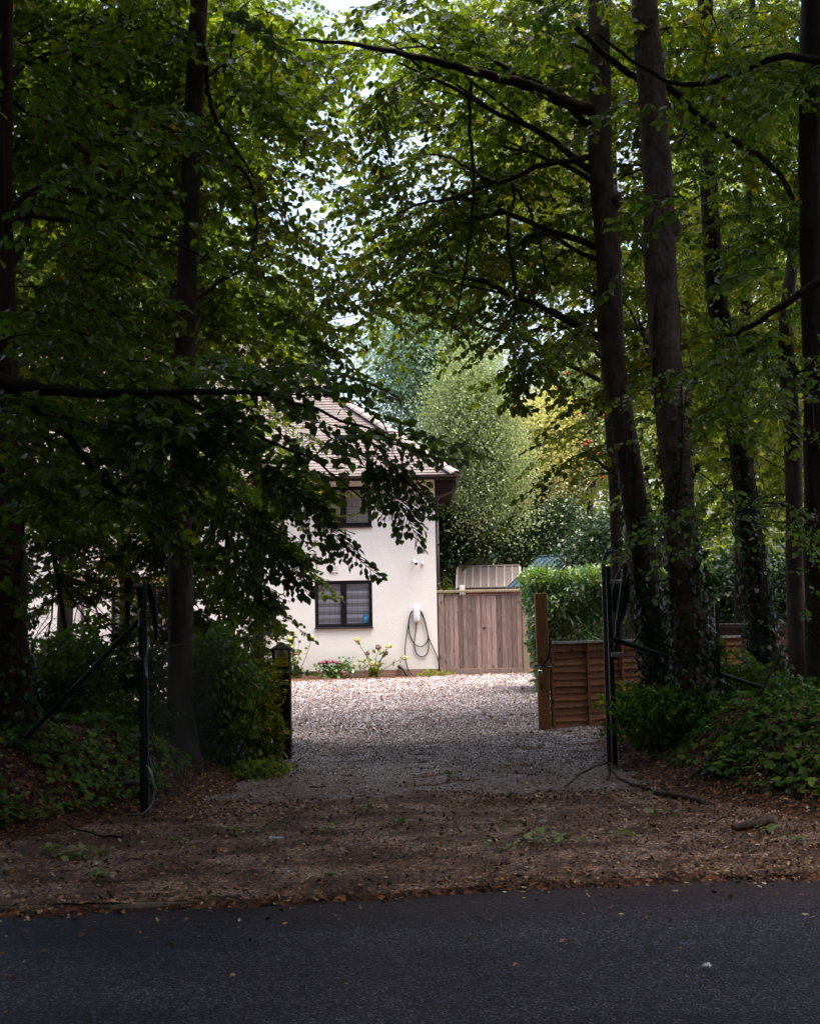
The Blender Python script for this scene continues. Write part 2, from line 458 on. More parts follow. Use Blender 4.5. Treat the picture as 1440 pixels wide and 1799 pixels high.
# brick plinth and roof tiles
k = NT('brick'); co = k.n('NewGeometry')
mp = k.n('Mapping'); mp.inputs['Rotation'].default_value = (R(90), 0, 0); k.l(co.outputs['Position'], mp.inputs[0])
br = k.n('TexBrick'); k.l(mp.outputs[0], br.inputs['Vector'])
br.inputs['Scale'].default_value = 1; br.inputs['Brick Width'].default_value = .225; br.inputs['Row Height'].default_value = .075; br.inputs['Mortar Size'].default_value = .006
br.inputs['Color1'].default_value = (.22, .085, .06, 1); br.inputs['Color2'].default_value = (.33, .16, .12, 1); br.inputs['Mortar'].default_value = (.38, .30, .26, 1)
cc = k.mix(.4, br.outputs['Color'], k.ramp(k.noise(k.coord(), 9, 6), [(.3, (.2, .12, .1)), (.7, (.45, .33, .29))]))
M['brick'] = k.fin(cc, .85, k.bump(br.outputs['Fac'], -.4, .006), .2)
k = NT('roof_tile'); a = k.n('NewGeometry')
br = k.n('TexBrick'); k.l(a.outputs['Position'], br.inputs['Vector'])
mp = k.n('Mapping'); mp.inputs['Rotation'].default_value = (R(90), 0, 0); k.l(a.outputs['Position'], mp.inputs[0]); k.l(mp.outputs[0], br.inputs['Vector'])
br.inputs['Scale'].default_value = 1; br.inputs['Brick Width'].default_value = .17; br.inputs['Row Height'].default_value = .0806; br.inputs['Mortar Size'].default_value = .004
br.inputs['Color1'].default_value = (.105, .08, .074, 1); br.inputs['Color2'].default_value = (.18, .15, .14, 1); br.inputs['Mortar'].default_value = (.06, .04, .04, 1)
col = k.mix(.45, br.outputs['Color'], k.ramp(k.noise(k.coord(), 2.5, 7, .7), [(.3, (.09, .07, .064)), (.7, (.23, .20, .195))]))
M['roof_tile'] = k.fin(col, .8, k.bump(k.noise(k.coord(), 30, 5), .5, .006), .25)
M['hip_tile'] = simple('hip_tile', (.30, .24, .22), .8, .2, 0, 4, .35, .01)

k = NT('blind'); co = k.coord(); sp = k.n('SeparateXYZ'); k.l(co, sp.inputs[0])
wv = k.math('FRACT', k.math('MULTIPLY', sp.outputs[2], 5.2))
col = k.ramp(wv, [(0, (.17, .17, .19)), (.35, (.17, .17, .19)), (.5, (.25, .255, .29)), (.8, (.36, .37, .42)), (.97, (.32, .33, .37)), (1, (.17, .17, .18))])
M['blind'] = k.fin(col, .8)
M['curtain'] = simple('net_curtain', (.30, .27, .245), .8, .2, 0, 3, .2)
k = NT('window_glass')
tr = k.n('BsdfTransparent'); gl = k.n('BsdfGlossy'); gl.inputs['Roughness'].default_value = .03
mx = k.n('MixShader'); fr = k.n('LayerWeight'); fr.inputs[0].default_value = .3
tr.inputs[0].default_value = (.97, .98, 1, 1)
k.l(k.math('ADD', k.math('MULTIPLY', k.math('POWER', fr.outputs['Facing'], 3), .5), .06), mx.inputs[0]); k.l(tr.outputs[0], mx.inputs[1]); k.l(gl.outputs[0], mx.inputs[2]); k.l(mx.outputs[0], k.out.inputs[0])
M['glass'] = k.m

# ------------------------------------------------------------------ ground
def road_edge(x):
    return 8.15 + 0.14 * x + 0.05 * np.sin(x * 1.3) + .03 * np.sin(x * 4.1 + 1)

def bank_h(x, y):
    xl = -1.55 - 1.4 * np.clip((13.2 - y) / 3.4, 0, 1) ** 1.2
    xr = 1.98 + 1.25 * np.clip((13.0 - y) / 3.2, 0, 1) ** 1.3
    front = ss((y - (9.5 + .05 * x)) / 2.4)
    back = 1 - ss((y - 15.2) / 2.8)
    hl = .62 * ss((xl - x) / 1.2); hr = .68 * ss((x - xr) / 1.25)
    return (hl + hr) * front * back

def fnoise(x, y, s=1.0):
    return (np.sin(x * 1.7 * s + 1.3 * np.sin(y * 2.1 * s)) + np.sin(y * 2.3 * s + 1.7 * np.sin(x * 1.1 * s + 2)) + .5 * np.sin(x * 5.3 * s + y * 4.1 * s)) / 2.5

def ground_h(x, y):
    e = ss((y - road_edge(x) + .03 + .05 * fnoise(x * 3, y * 3)) / .10)
    z = -.035 + .05 * np.maximum(e, (y < -1.25))
    z = z + .02 * fnoise(x, y) * ss((y - 9) / 1.5) * (1 - ss((y - 33) / 2))
    return z + bank_h(x, y) * (1 + .08 * fnoise(x * 2, y * 2)) - .004 * 0

def grid_sheet(name, xs, ys, hf, mat, mask=None, kind='structure'):
    X, Y = np.meshgrid(xs, ys); Z = hf(X, Y)
    V = np.stack([X, Y, Z], -1).reshape(-1, 3)
    nx, ny = len(xs), len(ys)
    i, j = np.meshgrid(np.arange(nx - 1), np.arange(ny - 1))
    b = (j * nx + i).ravel()
    F = np.stack([b, b + 1, b + nx + 1, b + nx], 1)
    if mask is not None:
        F = F[mask(X[:-1, :-1].ravel(), Y[:-1, :-1].ravel())]
    me = bpy.data.meshes.new(name)
    me.from_pydata(V.tolist(), [], F.tolist())
    me.polygons.foreach_set('use_smooth', [True] * len(me.polygons)); me.update()
    o = link(name, me, mat); tag(o, kind=kind); return o

xs = np.concatenate([np.array([-600, -200, -80, -40, -22]), np.arange(-14, 14, .09), np.array([22, 40, 80, 200, 600])])
ys = np.concatenate([np.array([-60, -20, -10, -1.5, -1.3, 0, 4]), np.arange(7, 9.6, .04), np.arange(9.6, 19, .1), np.arange(19, 37, .5), np.array([40, 50, 70, 100, 200, 600])])
grid_sheet('ground', xs, ys, ground_h, M['soil'])
rd = grid_sheet('road', np.array([-60, -22, -10, -4, 0, 4, 10, 22, 60]), np.array([-1.4, 0, 4, 7, 8, 8.6, 9.6]), lambda x, y: x * 0 - .012, M['asphalt'])

def apron_h(x, y):
    lx = ss((x + 4.6 + .5 * (y - 8) * 0) / .6) * (1 - ss((x - 3.6) / .6))
    f = ss((y - road_edge(x) - .02) / .08) * (1 - ss((y - 12.3 - .25 * fnoise(x, y)) / .35)) * lx
    return ground_h(x, y) - .012 + .02 * f + .006 * fnoise(x * 2, y * 2) - 1.0 * bank_h(x, y)
grid_sheet('apron', np.arange(-5.2, 4.4, .08), np.arange(8.0, 13, .08), apron_h, M['apron'], lambda x, y: bank_h(x, y) < .05)

def drive_h(x, y):
    f = ss((y - 12.2 - .25 * fnoise(x, y)) / .4)
    return ground_h(x, y) - .014 + .03 * f + .012 * fnoise(x * 1.5, y * 1.5) * ss((y - 13) / 2) - .06 * ss((bank_h(x, y) + .02 * fnoise(x * 4, y * 4)) / .04) - .05 * ss((y - 33.75 - .35 * x + .2 * fnoise(x * 2, y)) / .2) * (x < .8)
gx = np.arange(-14, 8.5, .12)
grid_sheet('driveway', gx, np.concatenate([np.arange(12, 19, .1), np.arange(19, 35.0, .3)]), drive_h, M['gravel'],
           lambda x, y: (bank_h(x, y) < .09) & ((y > 17.5) | ((x > -3.2) & (x < 3.6))) & ((y < 20) | (x < 3.4)))

# dropped kerb of pale concrete
m = MB()
for i in range(5):
    x0 = -5.4 + i * .915
    def ky(x): return float(8.15 + .14 * x)
    z = .012
    vs = []
    for xx in (x0, x0 + .905):
        y0 = ky(xx) + .03; vs += [(xx, y0, -.1), (xx, y0, z - .012), (xx, y0 + .012, z), (xx, y0 + .125, z + .004), (xx, y0 + .125, -.1)]
    m.add(vs, [(0,1,6,5), (1,2,7,6), (2,3,8,7), (3,4,9,8), (0,4,3,2,1), (5,6,7,8,9)])
o = m.build('kerb', M['concrete']); tag(o, kind='structure')

def scatter_ground(name, n, xr, yr, tmpl, size, mat, dens=None, tilt=.5, lift=.004, label=None, cat=None, hf=ground_h, varp=1.0, kind='stuff', parent=None):
    x = RNG.uniform(*xr, n); y = RNG.uniform(*yr, n)
    if dens is not None:
        kp = RNG.uniform(0, 1, n) < dens(x, y); x = x[kp]; y = y[kp]
    n = len(x)
    z = hf(x, y) + lift
    pos = np.stack([x, y, z], 1)
    e = .05
    nx = -(hf(x + e, y) - hf(x - e, y)) / (2 * e); ny = -(hf(x, y + e) - hf(x, y - e)) / (2 * e)
    nr = np.stack([nx, ny, np.ones(n)], 1) + RNG.normal(0, tilt, (n, 3)); nr[:, 2] = np.abs(nr[:, 2]) + .15; nr = norm(nr)
    a = RNG.uniform(0, 2 * math.pi, n)
    ax = np.stack([np.cos(a), np.sin(a), np.zeros(n)], 1); ax = norm(ax - nr * np.sum(ax * nr, 1, keepdims=True))
    sc = RNG.uniform(*size, n)
    o = scatter_mesh(name, tmpl, pos, ax, nr, sc, RNG.uniform(0, 1, n) ** varp, mat, parent)
    tag(o, label, cat, kind=kind); return o

def vis_h(x, y):
    z = np.maximum(np.maximum(ground_h(x, y), -.012), np.where((x > -4.6) & (x < 4), apron_h(x, y), -1))
    return z

def dens_litter(x, y):
    d = y - road_edge(x)
    edge = np.exp(-((d - .1) / .30) ** 2) * (.22 + .5 * ss(fnoise(x * 2.1, x * .7 + 2) + .3))
    ver = .42 * ss(d / .1) * (1 - ss((y - 12.5) / 2)) * (.5 + .5 * ss(fnoise(x * 1.3 + 4, y * 1.6) + .4))
    bank = .9 * (bank_h(x, y) > .04) * (bank_h(x, y) < .75)
    side = .7 * np.exp(-((x - 2.3) / .7) ** 2) * (y < 13)
    side2 = .8 * np.exp(-((x + 1.7) / .5) ** 2) * (y > 11)
    far = .16 * (y > 13) + .9 * (y > 11.5) * (1 - ss((y - 13) / 3.5)) * ss(fnoise(x * 1.7, y * 1.7) + .3)
    return np.clip(edge + ver * (y < 13.5) + bank + side + side2 + far, 0, 1) * (d > -.10) + .05 * np.exp(-(d / .7) ** 2) * (d <= -.10) + .002
scatter_ground('leaf_litter', 115000, (-5, 4.5), (5.5, 17), OAKISH, (.010, .040), M['litter'], dens_litter, .45, .006,
               'brown dead leaves and crumbs strewn over the verge and banks', 'leaf litter', vis_h, 1.0)
scatter_ground('leaf_litter', 13000, (-10, 3.2), (17.5, 34.8), OAKISH, (.03, .07), M['litter'],
               lambda x, y: .25 + .75 * np.exp(-((y - 34.4) / .7) ** 2), .4, .02, 'sparse brown leaves lying on the pale gravel by the house', 'leaf litter', drive_h)

PEB = (np.array([(-.5, -.4, 0), (.5, -.45, 0), (.45, .5, 0), (-.45, .4, 0), (.05, 0, .55)]) , [(0, 1, 4, 4), (1, 2, 4, 4)])
PEBT = (np.array([(-.5, -.3, -.1), (.4, -.5, -.1), (.5, .4, -.1), (-.3, .5, -.1), (-.2, -.1, .45), (.25, .15, .4)]), [(0, 1, 5, 4), (1, 2, 5, 5), (2, 3, 4, 5), (3, 0, 4, 4)])
PEBT = (PEBT[0], [(0, 1, 5, 4), (2, 3, 4, 5)])
def dens_peb(x, y): return (bank_h(x, y) < .03) * (y > 12.0 + .3 * fnoise(x, y)) * (.06 + .85 * ss((y - 12.8 + .9 * fnoise(x * 1.3, y)) / 5))
scatter_ground('loose_gravel', 36000, (-2.2, 2.6), (12, 20), PEBT, (.009, .024), M['pebble'], dens_peb, .35, .006,
               'pale angular gravel stones spread loose over the drive mouth', 'gravel', drive_h, 1.0)

scatter_ground('loose_gravel', 60000, (-4.5, 3.0), (19.5, 34.6), PEBT, (.014, .032), M['pebble'], lambda x, y: (.8 - .35 * ss((y - 22) / 10)) * ((y < 33.8 + .35 * x) | (x > .6)), .35, .008,
               'pale pinkish gravel stones spread over the yard before the house', 'gravel', drive_h, .8)

# ------------------------------------------------------------------ trees
def sprays(C, rad, nb, head=None, Lb=1.3, leaf=.075, ns=10, nl=9, droop=.5, spread=2.2, tilt=.55, hang=.35, box=False, down=0.0):
    """leafy branchlets inside an ellipsoid: returns leaf arrays and twig arrays"""
    C = np.array(C, float); rad = np.array(rad, float)
    q = RNG.normal(0, 1, (nb, 3)); q = norm(q) * RNG.uniform(.05, 1, (nb, 1)) ** (1 / 3)
    b = C + q * rad
    if head is None: ph = RNG.uniform(0, 2 * math.pi, nb)
    else: ph = head + RNG.normal(0, spread * .5, nb)
    L = Lb * RNG.uniform(.6, 1.25, nb)
    dz = RNG.normal(.05 - down, .22, nb)
    h = norm(np.stack([np.cos(ph), np.sin(ph), dz], 1))
    dr = droop * RNG.uniform(.5, 1.5, nb)
    def bp(t): return b + h * (L * t)[:, None] + np.stack([np.zeros(nb), np.zeros(nb), -dr * L * t * t], 1)
    TA, TB, RA, RB = [], [], [], []
    prev = bp(np.zeros(nb))
    for s in range(1, 4):
        cur = bp(np.full(nb, s / 3)); TA.append(prev); TB.append(cur)
        RA.append(.0075 * (1.15 - s / 4) * np.ones(nb)); RB.append(.0075 * (.95 - s / 4) * np.ones(nb)); prev = cur
    side = norm(np.cross(h, np.array([[0, 0, 1.0]])))
    pos, ax, nr, var = [], [], [], []
    bv = RNG.normal(0, .16, nb)
    for s in range(ns):
        t = (s + .6) / ns
        sg = 1 if s % 2 else -1
        o = bp(np.full(nb, t)); last = s == ns - 1
        f = RNG.uniform(.45, .85, (nb, 1)) if not last else np.full((nb, 1), 1.0)
        hd = h * f + side * (sg * (1 - f) * 1.6 if not last else 0) + RNG.normal(0, .12, (nb, 3))
        hd[:, 2] -= .25 * dr + RNG.uniform(0, .35, nb)
        hd = norm(hd)
        sl_ = (Lb * .42) * (1 - .45 * t) * RNG.uniform(.6, 1.3, nb)
        e = o + hd * sl_[:, None]; e[:, 2] -= .12 * sl_
        TA.append(o); TB.append(e); RA.append(np.full(nb, .003)); RB.append(np.full(nb, .0014))
        sd2 = norm(np.cross(hd, np.array([[0, 0, 1.0]])))
        for l in range(nl):
            tt = (l + .7) / nl; g = 1 if l % 2 else -1
            p = o + (e - o) * tt + RNG.normal(0, .008, (nb, 3))
            a = hd * .55 + sd2 * (g * .85 if l < nl - 1 else 0) + RNG.normal(0, .28, (nb, 3)); a[:, 2] -= hang
            n_ = np.stack([np.zeros(nb), np.zeros(nb), np.ones(nb)], 1) + RNG.normal(0, tilt, (nb, 3))
            pos.append(p); ax.append(a); nr.append(n_); var.append(np.clip(.45 + bv + RNG.normal(0, .16, nb), 0, 1))
    pos = np.concatenate(pos); n = len(pos)
    sc = leaf * RNG.uniform(.6, 1.2, n)
    return (pos, np.concatenate(ax), np.concatenate(nr), sc, np.concatenate(var)), (np.concatenate(TA), np.concatenate(TB), np.concatenate(RA), np.concatenate(RB))

def puffs(C, rad, n, leaf, clump=.5, hang=.3):
    """loose clusters of leaves for farther crowns"""
    C = np.array(C, float); rad = np.array(rad, float)
    nc = max(4, int(n / 70))
    q = norm(RNG.normal(0, 1, (nc, 3))) * (RNG.uniform(.15, 1, (nc, 1)) ** (1 / 2.4))
    cc = C + q * rad
    k = RNG.integers(0, nc, n)
    off = RNG.normal(0, 1, (n, 3)) * np.array([clump, clump, clump * .42])
    off[:, 2] -= .25 * (off[:, 0] ** 2 + off[:, 1] ** 2) / clump
    pos = cc[k] + off
    a = RNG.normal(0, 1, (n, 3)); a[:, 2] -= hang
    nr = RNG.normal(0, .7, (n, 3)); nr[:, 2] += .8
    cv = RNG.normal(0, .18, nc)
    return (pos, a, nr, leaf * RNG.uniform(.6, 1.3, n), np.clip(.45 + cv[k] + RNG.normal(0, .16, n), 0, 1)), cc

def lifted(lv):
    p = lv[0]; keep = ~((p[:, 1] > -.5) & (p[:, 1] < 14) & (p[:, 2] < 2.6 + .47 * np.maximum(p[:, 1], 0)) & (np.abs(p[:, 0]) < 4 + .32 * np.maximum(p[:, 1], 0)))
    return tuple(a[keep] for a in lv)

def cat_arrays(L): return [np.concatenate([l[i] for l in L]) for i in range(len(L[0]))]

def bez(a, b, sag=.12, n=7):
    a = Vector(a); b = Vector(b); d = (b - a).length
    c = (a + b) / 2 + Vector((random.uniform(-.1, .1) * d, random.uniform(-.1, .1) * d, d * sag))
    out = []
    for i in range(n + 1):
        t = i / n; p = a * (1-t)**2 + c * 2 * t * (1-t) + b * t * t
        wob = .02 * d * math.sin(t * math.pi)
        out.append(p + Vector((random.uniform(-wob, wob), random.uniform(-wob, wob), random.uniform(-wob, wob))))
    return out

N_LEAVES = 0
def tree(name, label, Y, trunk, top_z, clumps, bark_m, leaf_m, limbs=(), leaf=.085, burls=(), cat='tree', group='trees standing by the drive', auto=True, base_sink=.25, tmpl=BEECH, **kw):
    """trunk: [(u, v, width_px[, Y])] from the foot up; clumps: (u, v, Y, rx, ry, rz, coverage)"""
    global N_LEAVES
    pts = []
    for t in trunk:
        yy = t[3] if len(t) > 3 else Y
        p = P(t[0], t[1], yy); pts.append((p.x, p.y, p.z, t[2] / F_PX * yy / 2))
    # run on up to the treetop along the last direction, straightening
    a, b = pts[-2], pts[-1]; dz = b[2] - a[2]
    sx, sy = (b[0] - a[0]) / dz * .5, (b[1] - a[1]) / dz * .5
    z = b[2]; x_, y_ = b[0], b[1]; r0 = b[3]
    while z < top_z:
        z += 1.5; x_ += sx * 1.5 + random.uniform(-.1, .1); y_ += sy * 1.5 + random.uniform(-.1, .1)
        pts.append((x_, y_, z, max(.03, r0 * (1 - .85 * (z - b[2]) / max(top_z - b[2], .1)))))
    base = pts[0]
    gnd = float(ground_h(np.array([base[0]]), np.array([base[1]]))[0])
    gz = min(base[2], gnd)
    root = thing(name, label, cat, (base[0], base[1], gz), group)
    sp = smooth_path([(base[0], base[1], gz - base_sink, base[3] * 1.5)] + pts, 8)
    m = MB()
    path = [Vector(p[:3]) for p in sp]; rad = []
    for p in sp:
        fl = 1 + .55 * math.exp(-max(0, p[2] - gz) / .28)
        rad.append(p[3] * fl / (1.0 if p[2] > gz else 1.1))
    m.tube(path, rad, 22, True, .10)
    for (u, v, r_) in burls:
        c = P(u, v, Y); m.ball(c, r_, 12, 9, (1, 1, 1.2), .10)
    m.build('trunk', bark_m, root)
    def trunk_at(z):
        q = min(sp, key=lambda p: abs(p[2] - z)); return Vector(q[:3]), q[3]
    for lb in limbs:
        lm = MB()
        ps = []
        for (u, v, yy, wd) in lb:
            p = P(u, v, yy); ps.append((p.x, p.y, p.z, wd / F_PX * yy / 2))
        s2 = smooth_path(ps, 6)
        s2 = [(a[0] + random.uniform(-1, 1) * .012, a[1], a[2] + random.uniform(-1, 1) * .012, a[3]) for a in s2]
        lm.tube([Vector(p[:3]) for p in s2], [max(.004, p[3]) for p in s2], 8, True, .08); lm.build('limb', M['bark_dark'], root)
    LV, TW = [], []
    for c in clumps:
        u, v, yy, rx, ry, rz, cov = c[:7]
        cp = P(u, v, yy)
        lf = c[7] if len(c) > 7 else leaf
        ns, nl = kw.get('ns', 10), kw.get('nl', 9)
        area = math.pi * rx * rz
        nb = max(2, int(cov * area / (.5 * .5 * lf * lf * .8) / (ns * nl)))
        hd = math.atan2(cp.y - pts[1][1], cp.x - pts[1][0])
        lv, tw = sprays(cp, (rx, ry, rz), nb, hd if kw.get('headed', True) else None, kw.get('Lb', 1.2), lf, ns, nl, kw.get('droop', .5), 2.4, kw.get('tilt', .55), kw.get('hang', .35))
        LV.append(lv); TW.append(tw)
        if auto:
            dd = math.hypot(cp.x - pts[1][0], cp.y - pts[1][1])
            ta, tr = trunk_at(max(gz + 1.8, cp.z - .35 * dd - .2))
            pth = bez(ta, cp, .10, 8); r1 = min(tr * .55, .012 + .012 * dd)
            lm = MB(); lm.tube(pth, [r1 * (1 - .75 * i / 8) for i in range(9)], 6, True, .05)
            for _ in range(4):
                e = cp + Vector((random.uniform(-1, 1) * rx, random.uniform(-1, 1) * ry, random.uniform(-1, 1) * rz)) * .8
                s_ = pth[random.randint(3, 7)]
                lm.tube(bez(s_, e, .08, 5), [r1 * .42 * (1 - .7 * i / 5) for i in range(6)], 5, True)
            lm.build('limb', M['bark_dark'], root)
    if LV:
        lv = cat_arrays(LV); tw = cat_arrays(TW); N_LEAVES += len(lv[0])
        scatter_mesh('crown', tmpl, *lv[:3], lv[3], lv[4], leaf_m, root)
        prism_mesh('twigs', *tw, M['twig'], root)
    return root

def far_tree(name, label, u, vtop, vbot, Y, half_px, mat, leaf, n, group, lobes=7, bark_m=None, cat='tree', trunk_w=.35, clump=.55, shape='round', base_z=0, hang=.3):
    """a whole tree standing at depth Y with its crown between two heights"""
    global N_LEAVES
    ct = P(u, vtop, Y); cb = P(u, vbot, Y); hw = half_px / F_PX * Y
    x0, z1, z0 = ct.x, ct.z, cb.z
    root = thing(name, label, cat, (cb.x, Y, base_z), group)
    m = MB()
    zz = np.linspace(base_z - .2, z1 - .5, 12)
    pth = [Vector((cb.x + (x0 - cb.x) * i / 11 + random.uniform(-.12, .12), Y + random.uniform(-.12, .12), float(z))) for i, z in enumerate(zz)]
    m.tube(pth, [trunk_w * .5 * (1 - .88 * i / 11) * (1.35 if i == 0 else 1) for i in range(12)], 12, True, .08)
    m.build('trunk', bark_m or M['bark_dark'], root)
    LV = []; lm = MB()
    H = z1 - z0
    for i in range(lobes):
        t = (i + .5) / lobes
        if shape == 'cone': rr = hw * (1.05 - t) ; cxo, cyo = 0, 0; rz = H / lobes * .8
        else:
            rr = hw * (.42 + .3 * math.sin(math.pi * min(1, t * 1.1))); an = random.uniform(0, 6.28); o_ = (hw - rr) * random.uniform(.4, 1)
            cxo, cyo = math.cos(an) * o_, math.sin(an) * o_; rz = H * .22
        c = (x0 + cxo, Y + cyo, z0 + rz + (H - 2 * rz) * t)
        lv, cc = puffs(c, (rr, rr, rz), int(n / lobes), leaf, clump, hang)
        LV.append(lv)
        ta = pth[min(11, max(1, int((c[2] - base_z - .8) / max(z1 - base_z, .1) * 11)))]
        for q in cc[:7]:
            lm.tube(bez(ta, q, .06, 5), [trunk_w * .16 * (1 - .85 * k_ / 5) for k_ in range(6)], 5, True)
    lm.build('limb', bark_m or M['bark_dark'], root)
    lv = cat_arrays(LV); N_LEAVES += len(lv[0])
    scatter_mesh('crown', QUADL, *lv[:3], lv[3], lv[4], mat, root)
    return root

# ---- the tall trees beside the drive
D = 1.0   # overall coverage of the near crowns
tree('oak_tree', 'thick furrowed trunk at the left edge of the photo behind the wire fence', 12.3,
     [(8, 1290, 84), (8, 1150, 82), (6, 950, 76), (2, 700, 66), (-4, 430, 54), (-2, 150, 50), (0, 0, 46)], 15,
     [(60, 80, 13.5, 1.3, 1.0, 1.0, 2.0*D), (150, 330, 14.5, 1.2, 1.2, .8, 1.5*D), (90, 560, 13.5, 1.0, 1.0, .8, 2.2*D), (120, 760, 13.0, .9, .8, .6, 1.8*D), (-40, 820, 11.5, .7, .6, .7, 1.5*D), (230, 120, 15, 1.3, 1.2, .9, 1.8*D)],
     M['bark_rough'], M['beech'],
     limbs=[[(5, 410, 12.3, 22), (40, 380, 12.2, 13), (110, 385, 12.1, 10), (190, 402, 12.0, 8), (300, 424, 12.2, 5), (380, 470, 12.3, 3)],
            [(20, 370, 12.3, 16), (45, 345, 12.4, 12), (90, 322, 12.5, 9), (140, 308, 12.6, 8), (152, 270, 12.7, 6), (130, 240, 12.7, 5)],
            [(6, 470, 12.4, 34), (38, 430, 12.6, 22), (48, 400, 12.7, 15), (60, 340, 12.9, 10)],
            [(25, 180, 12.3, 10), (80, 215, 12.5, 8), (130, 255, 12.6, 7), (200, 310, 12.8, 6), (255, 380, 12.8, 5), (280, 410, 12.8, 3)]])
tree('beech_tree', 'slim smooth beech trunk left of the drive, rising behind the green gate post', 13.6,
     [(318, 1312, 47), (316, 1180, 43), (318, 1020, 42), (316, 860, 40), (322, 700, 38), (327, 560, 36), (332, 400, 35), (340, 200, 33), (350, 0, 32)], 15,
     [(250, 40, 14.6, 1.4, 1.3, .9, 2.0*D), (430, 100, 14.3, .7, 1.0, .8, 1.4*D), (240, 260, 15.5, 1.4, 1.2, .9, 1.6*D), (250, 480, 15.2, 1.3, 1.1, .7, 2.0*D), (440, 470, 14.5, .7, .9, .5, 1.7*D), (400, 250, 14.2, .6, .8, .6, 1.2*D), (360, 540, 15, .6, 1.0, .45, 1.6*D)],
     M['bark_smooth'], M['beech'],
     limbs=[[(352, 255, 13.6, 12), (385, 258, 13.5, 11), (420, 292, 13.4, 9), (446, 335, 13.3, 7), (450, 400, 13.2, 5), (436, 460, 13.2, 3)],
            [(356, 60, 13.6, 9), (364, 140, 13.5, 8), (378, 205, 13.5, 8), (410, 255, 13.5, 6), (450, 320, 13.5, 4)],
            [(345, 850, 13.6, 9), (372, 905, 13.7, 7), (378, 960, 13.8, 5), (430, 962, 13.8, 4), (480, 975, 13.8, 2)]])
tree('beech_tree', 'tall beech trunk with a burl on its right side, nearest the drive', 15.2,
     [(1172, 1262, 56), (1150, 1120, 49), (1130, 1000, 45), (1107, 830, 44), (1078, 650, 43), (1068, 480, 44), (1064, 400, 44), (1054, 280, 42), (1052, 120, 38), (1050, 0, 36)], 16,
     [(960, 60, 15.8, 1.2, 1.2, .8, 2.2*D), (850, 250, 16.2, 1.1, 1.2, .8, 1.6*D), (930, 400, 16.2, 1.2, 1.1, .7, 1.5*D), (760, 470, 16.0, .9, 1.0, .5, 1.2*D), (980, 570, 16.2, .7, .9, .4, 1.2*D), (1030, 800, 16.0, .45, .7, .3, .8*D), (720, 60, 15, .9, .9, .6, 1.5*D), (700, 110, 14.6, .5, .9, .4, 1.0*D), (760, 330, 16.2, .7, .9, .8, 1.4*D), (900, 520, 16.5, 1.0, .9, .4, .9*D)],
     M['bark_smooth'], M['beech'], burls=[(1074, 352, .11), (1078, 448, .085)],
     limbs=[[(1045, 195, 15.2, 26), (1000, 183, 15.0, 24), (930, 150, 14.7, 20), (860, 132, 14.4, 17), (770, 110, 14.0, 13), (690, 90, 13.7, 10), (600, 75, 13.4, 7), (520, 70, 13.2, 4)],
            [(1040, 275, 15.2, 12), (1000, 283, 15.1, 11), (950, 290, 15.0, 10), (900, 312, 14.9, 9), (868, 320, 14.9, 8), (830, 300, 14.8, 6), (790, 278, 14.8, 4), (745, 268, 14.8, 2)],
            [(868, 320, 14.9, 7), (800, 345, 14.8, 6), (735, 360, 14.7, 5), (695, 378, 14.7, 3)],
            [(900, 322, 14.9, 7), (903, 350, 14.9, 6), (890, 400, 14.9, 6), (900, 470, 14.9, 6), (905, 540, 14.9, 4), (892, 610, 14.9, 2)],
            [(900, 325, 14.9, 6), (925, 360, 14.9, 5), (945, 420, 14.9, 4), (960, 480, 14.9, 3)],
            [(826, 140, 14.4, 7), (824, 210, 14.4, 6), (832, 300, 14.4, 6), (828, 400, 14.4, 5), (812, 500, 14.4, 4), (790, 595, 14.4, 2)],
            [(1010, 45, 14.0, 12), (1080, 112, 14.2, 13), (1120, 138, 14.3, 13), (1170, 150, 14.5, 14), (1230, 205, 14.8, 13), (1290, 248, 15.2, 12), (1330, 272, 15.6, 11), (1372, 310, 16, 10), (1392, 350, 16.3, 9)]])
tree('beech_tree', 'tall straight beech trunk second from the drive on the right, thickest of the group', 14.2,
     [(1226, 1240, 66), (1210, 1100, 56), (1196, 960, 52), (1188, 820, 52), (1170, 650, 53), (1160, 480, 57), (1155, 340, 54), (1146, 180, 50), (1132, 0, 46)], 16,
     [(1180, 60, 15.5, 1.0, 1.0, .8, 1.5*D), (1250, 230, 15.8, 1.0, 1.0, .7, 1.3*D), (1120, 300, 16.5, .7, 1.0, .8, 1.2*D), (1250, 650, 15.6, .9, .9, .5, 1.3*D), (1120, 560, 16.5, .7, .9, .6, 1.2*D)],
     M['bark_grey'], M['beech'], burls=[(1172, 398, .13)])
tree('beech_tree', 'leaning dark trunk third from the drive opening on the right', 17.5,
     [(1350, 1200, 58), (1335, 1100, 48), (1312, 900, 40), (1288, 710, 38), (1258, 520, 36), (1246, 350, 32), (1243, 180, 29), (1238, 0, 27)], 16,
     [(1330, 80, 18.5, 1.2, 1.2, .8, 1.4*D), (1320, 420, 18.5, 1.1, 1.1, .7, 1.3*D), (1250, 850, 18.5, .9, 1.0, .5, 1.0*D), (1300, 560, 18.2, 1.0, 1.0, .5, 1.5*D)],
     M['bark_dark'], M['beech'])
tree('sapling', 'thin crooked trunk near the right edge between two darker trunks', 18.0,
     [(1404, 1190, 40), (1396, 1050, 32), (1394, 900, 30), (1390, 750, 30), (1382, 650, 30), (1380, 560, 24), (1392, 450, 20), (1398, 350, 17), (1418, 230, 14)], 11,
     [(1400, 620, 18.2, .9, .9, .5, 1.2*D), (1380, 800, 18.8, .8, .9, .4, 1.2*D)],
     M['bark_smooth'], M['beech'], burls=[(1396, 735, .07)])
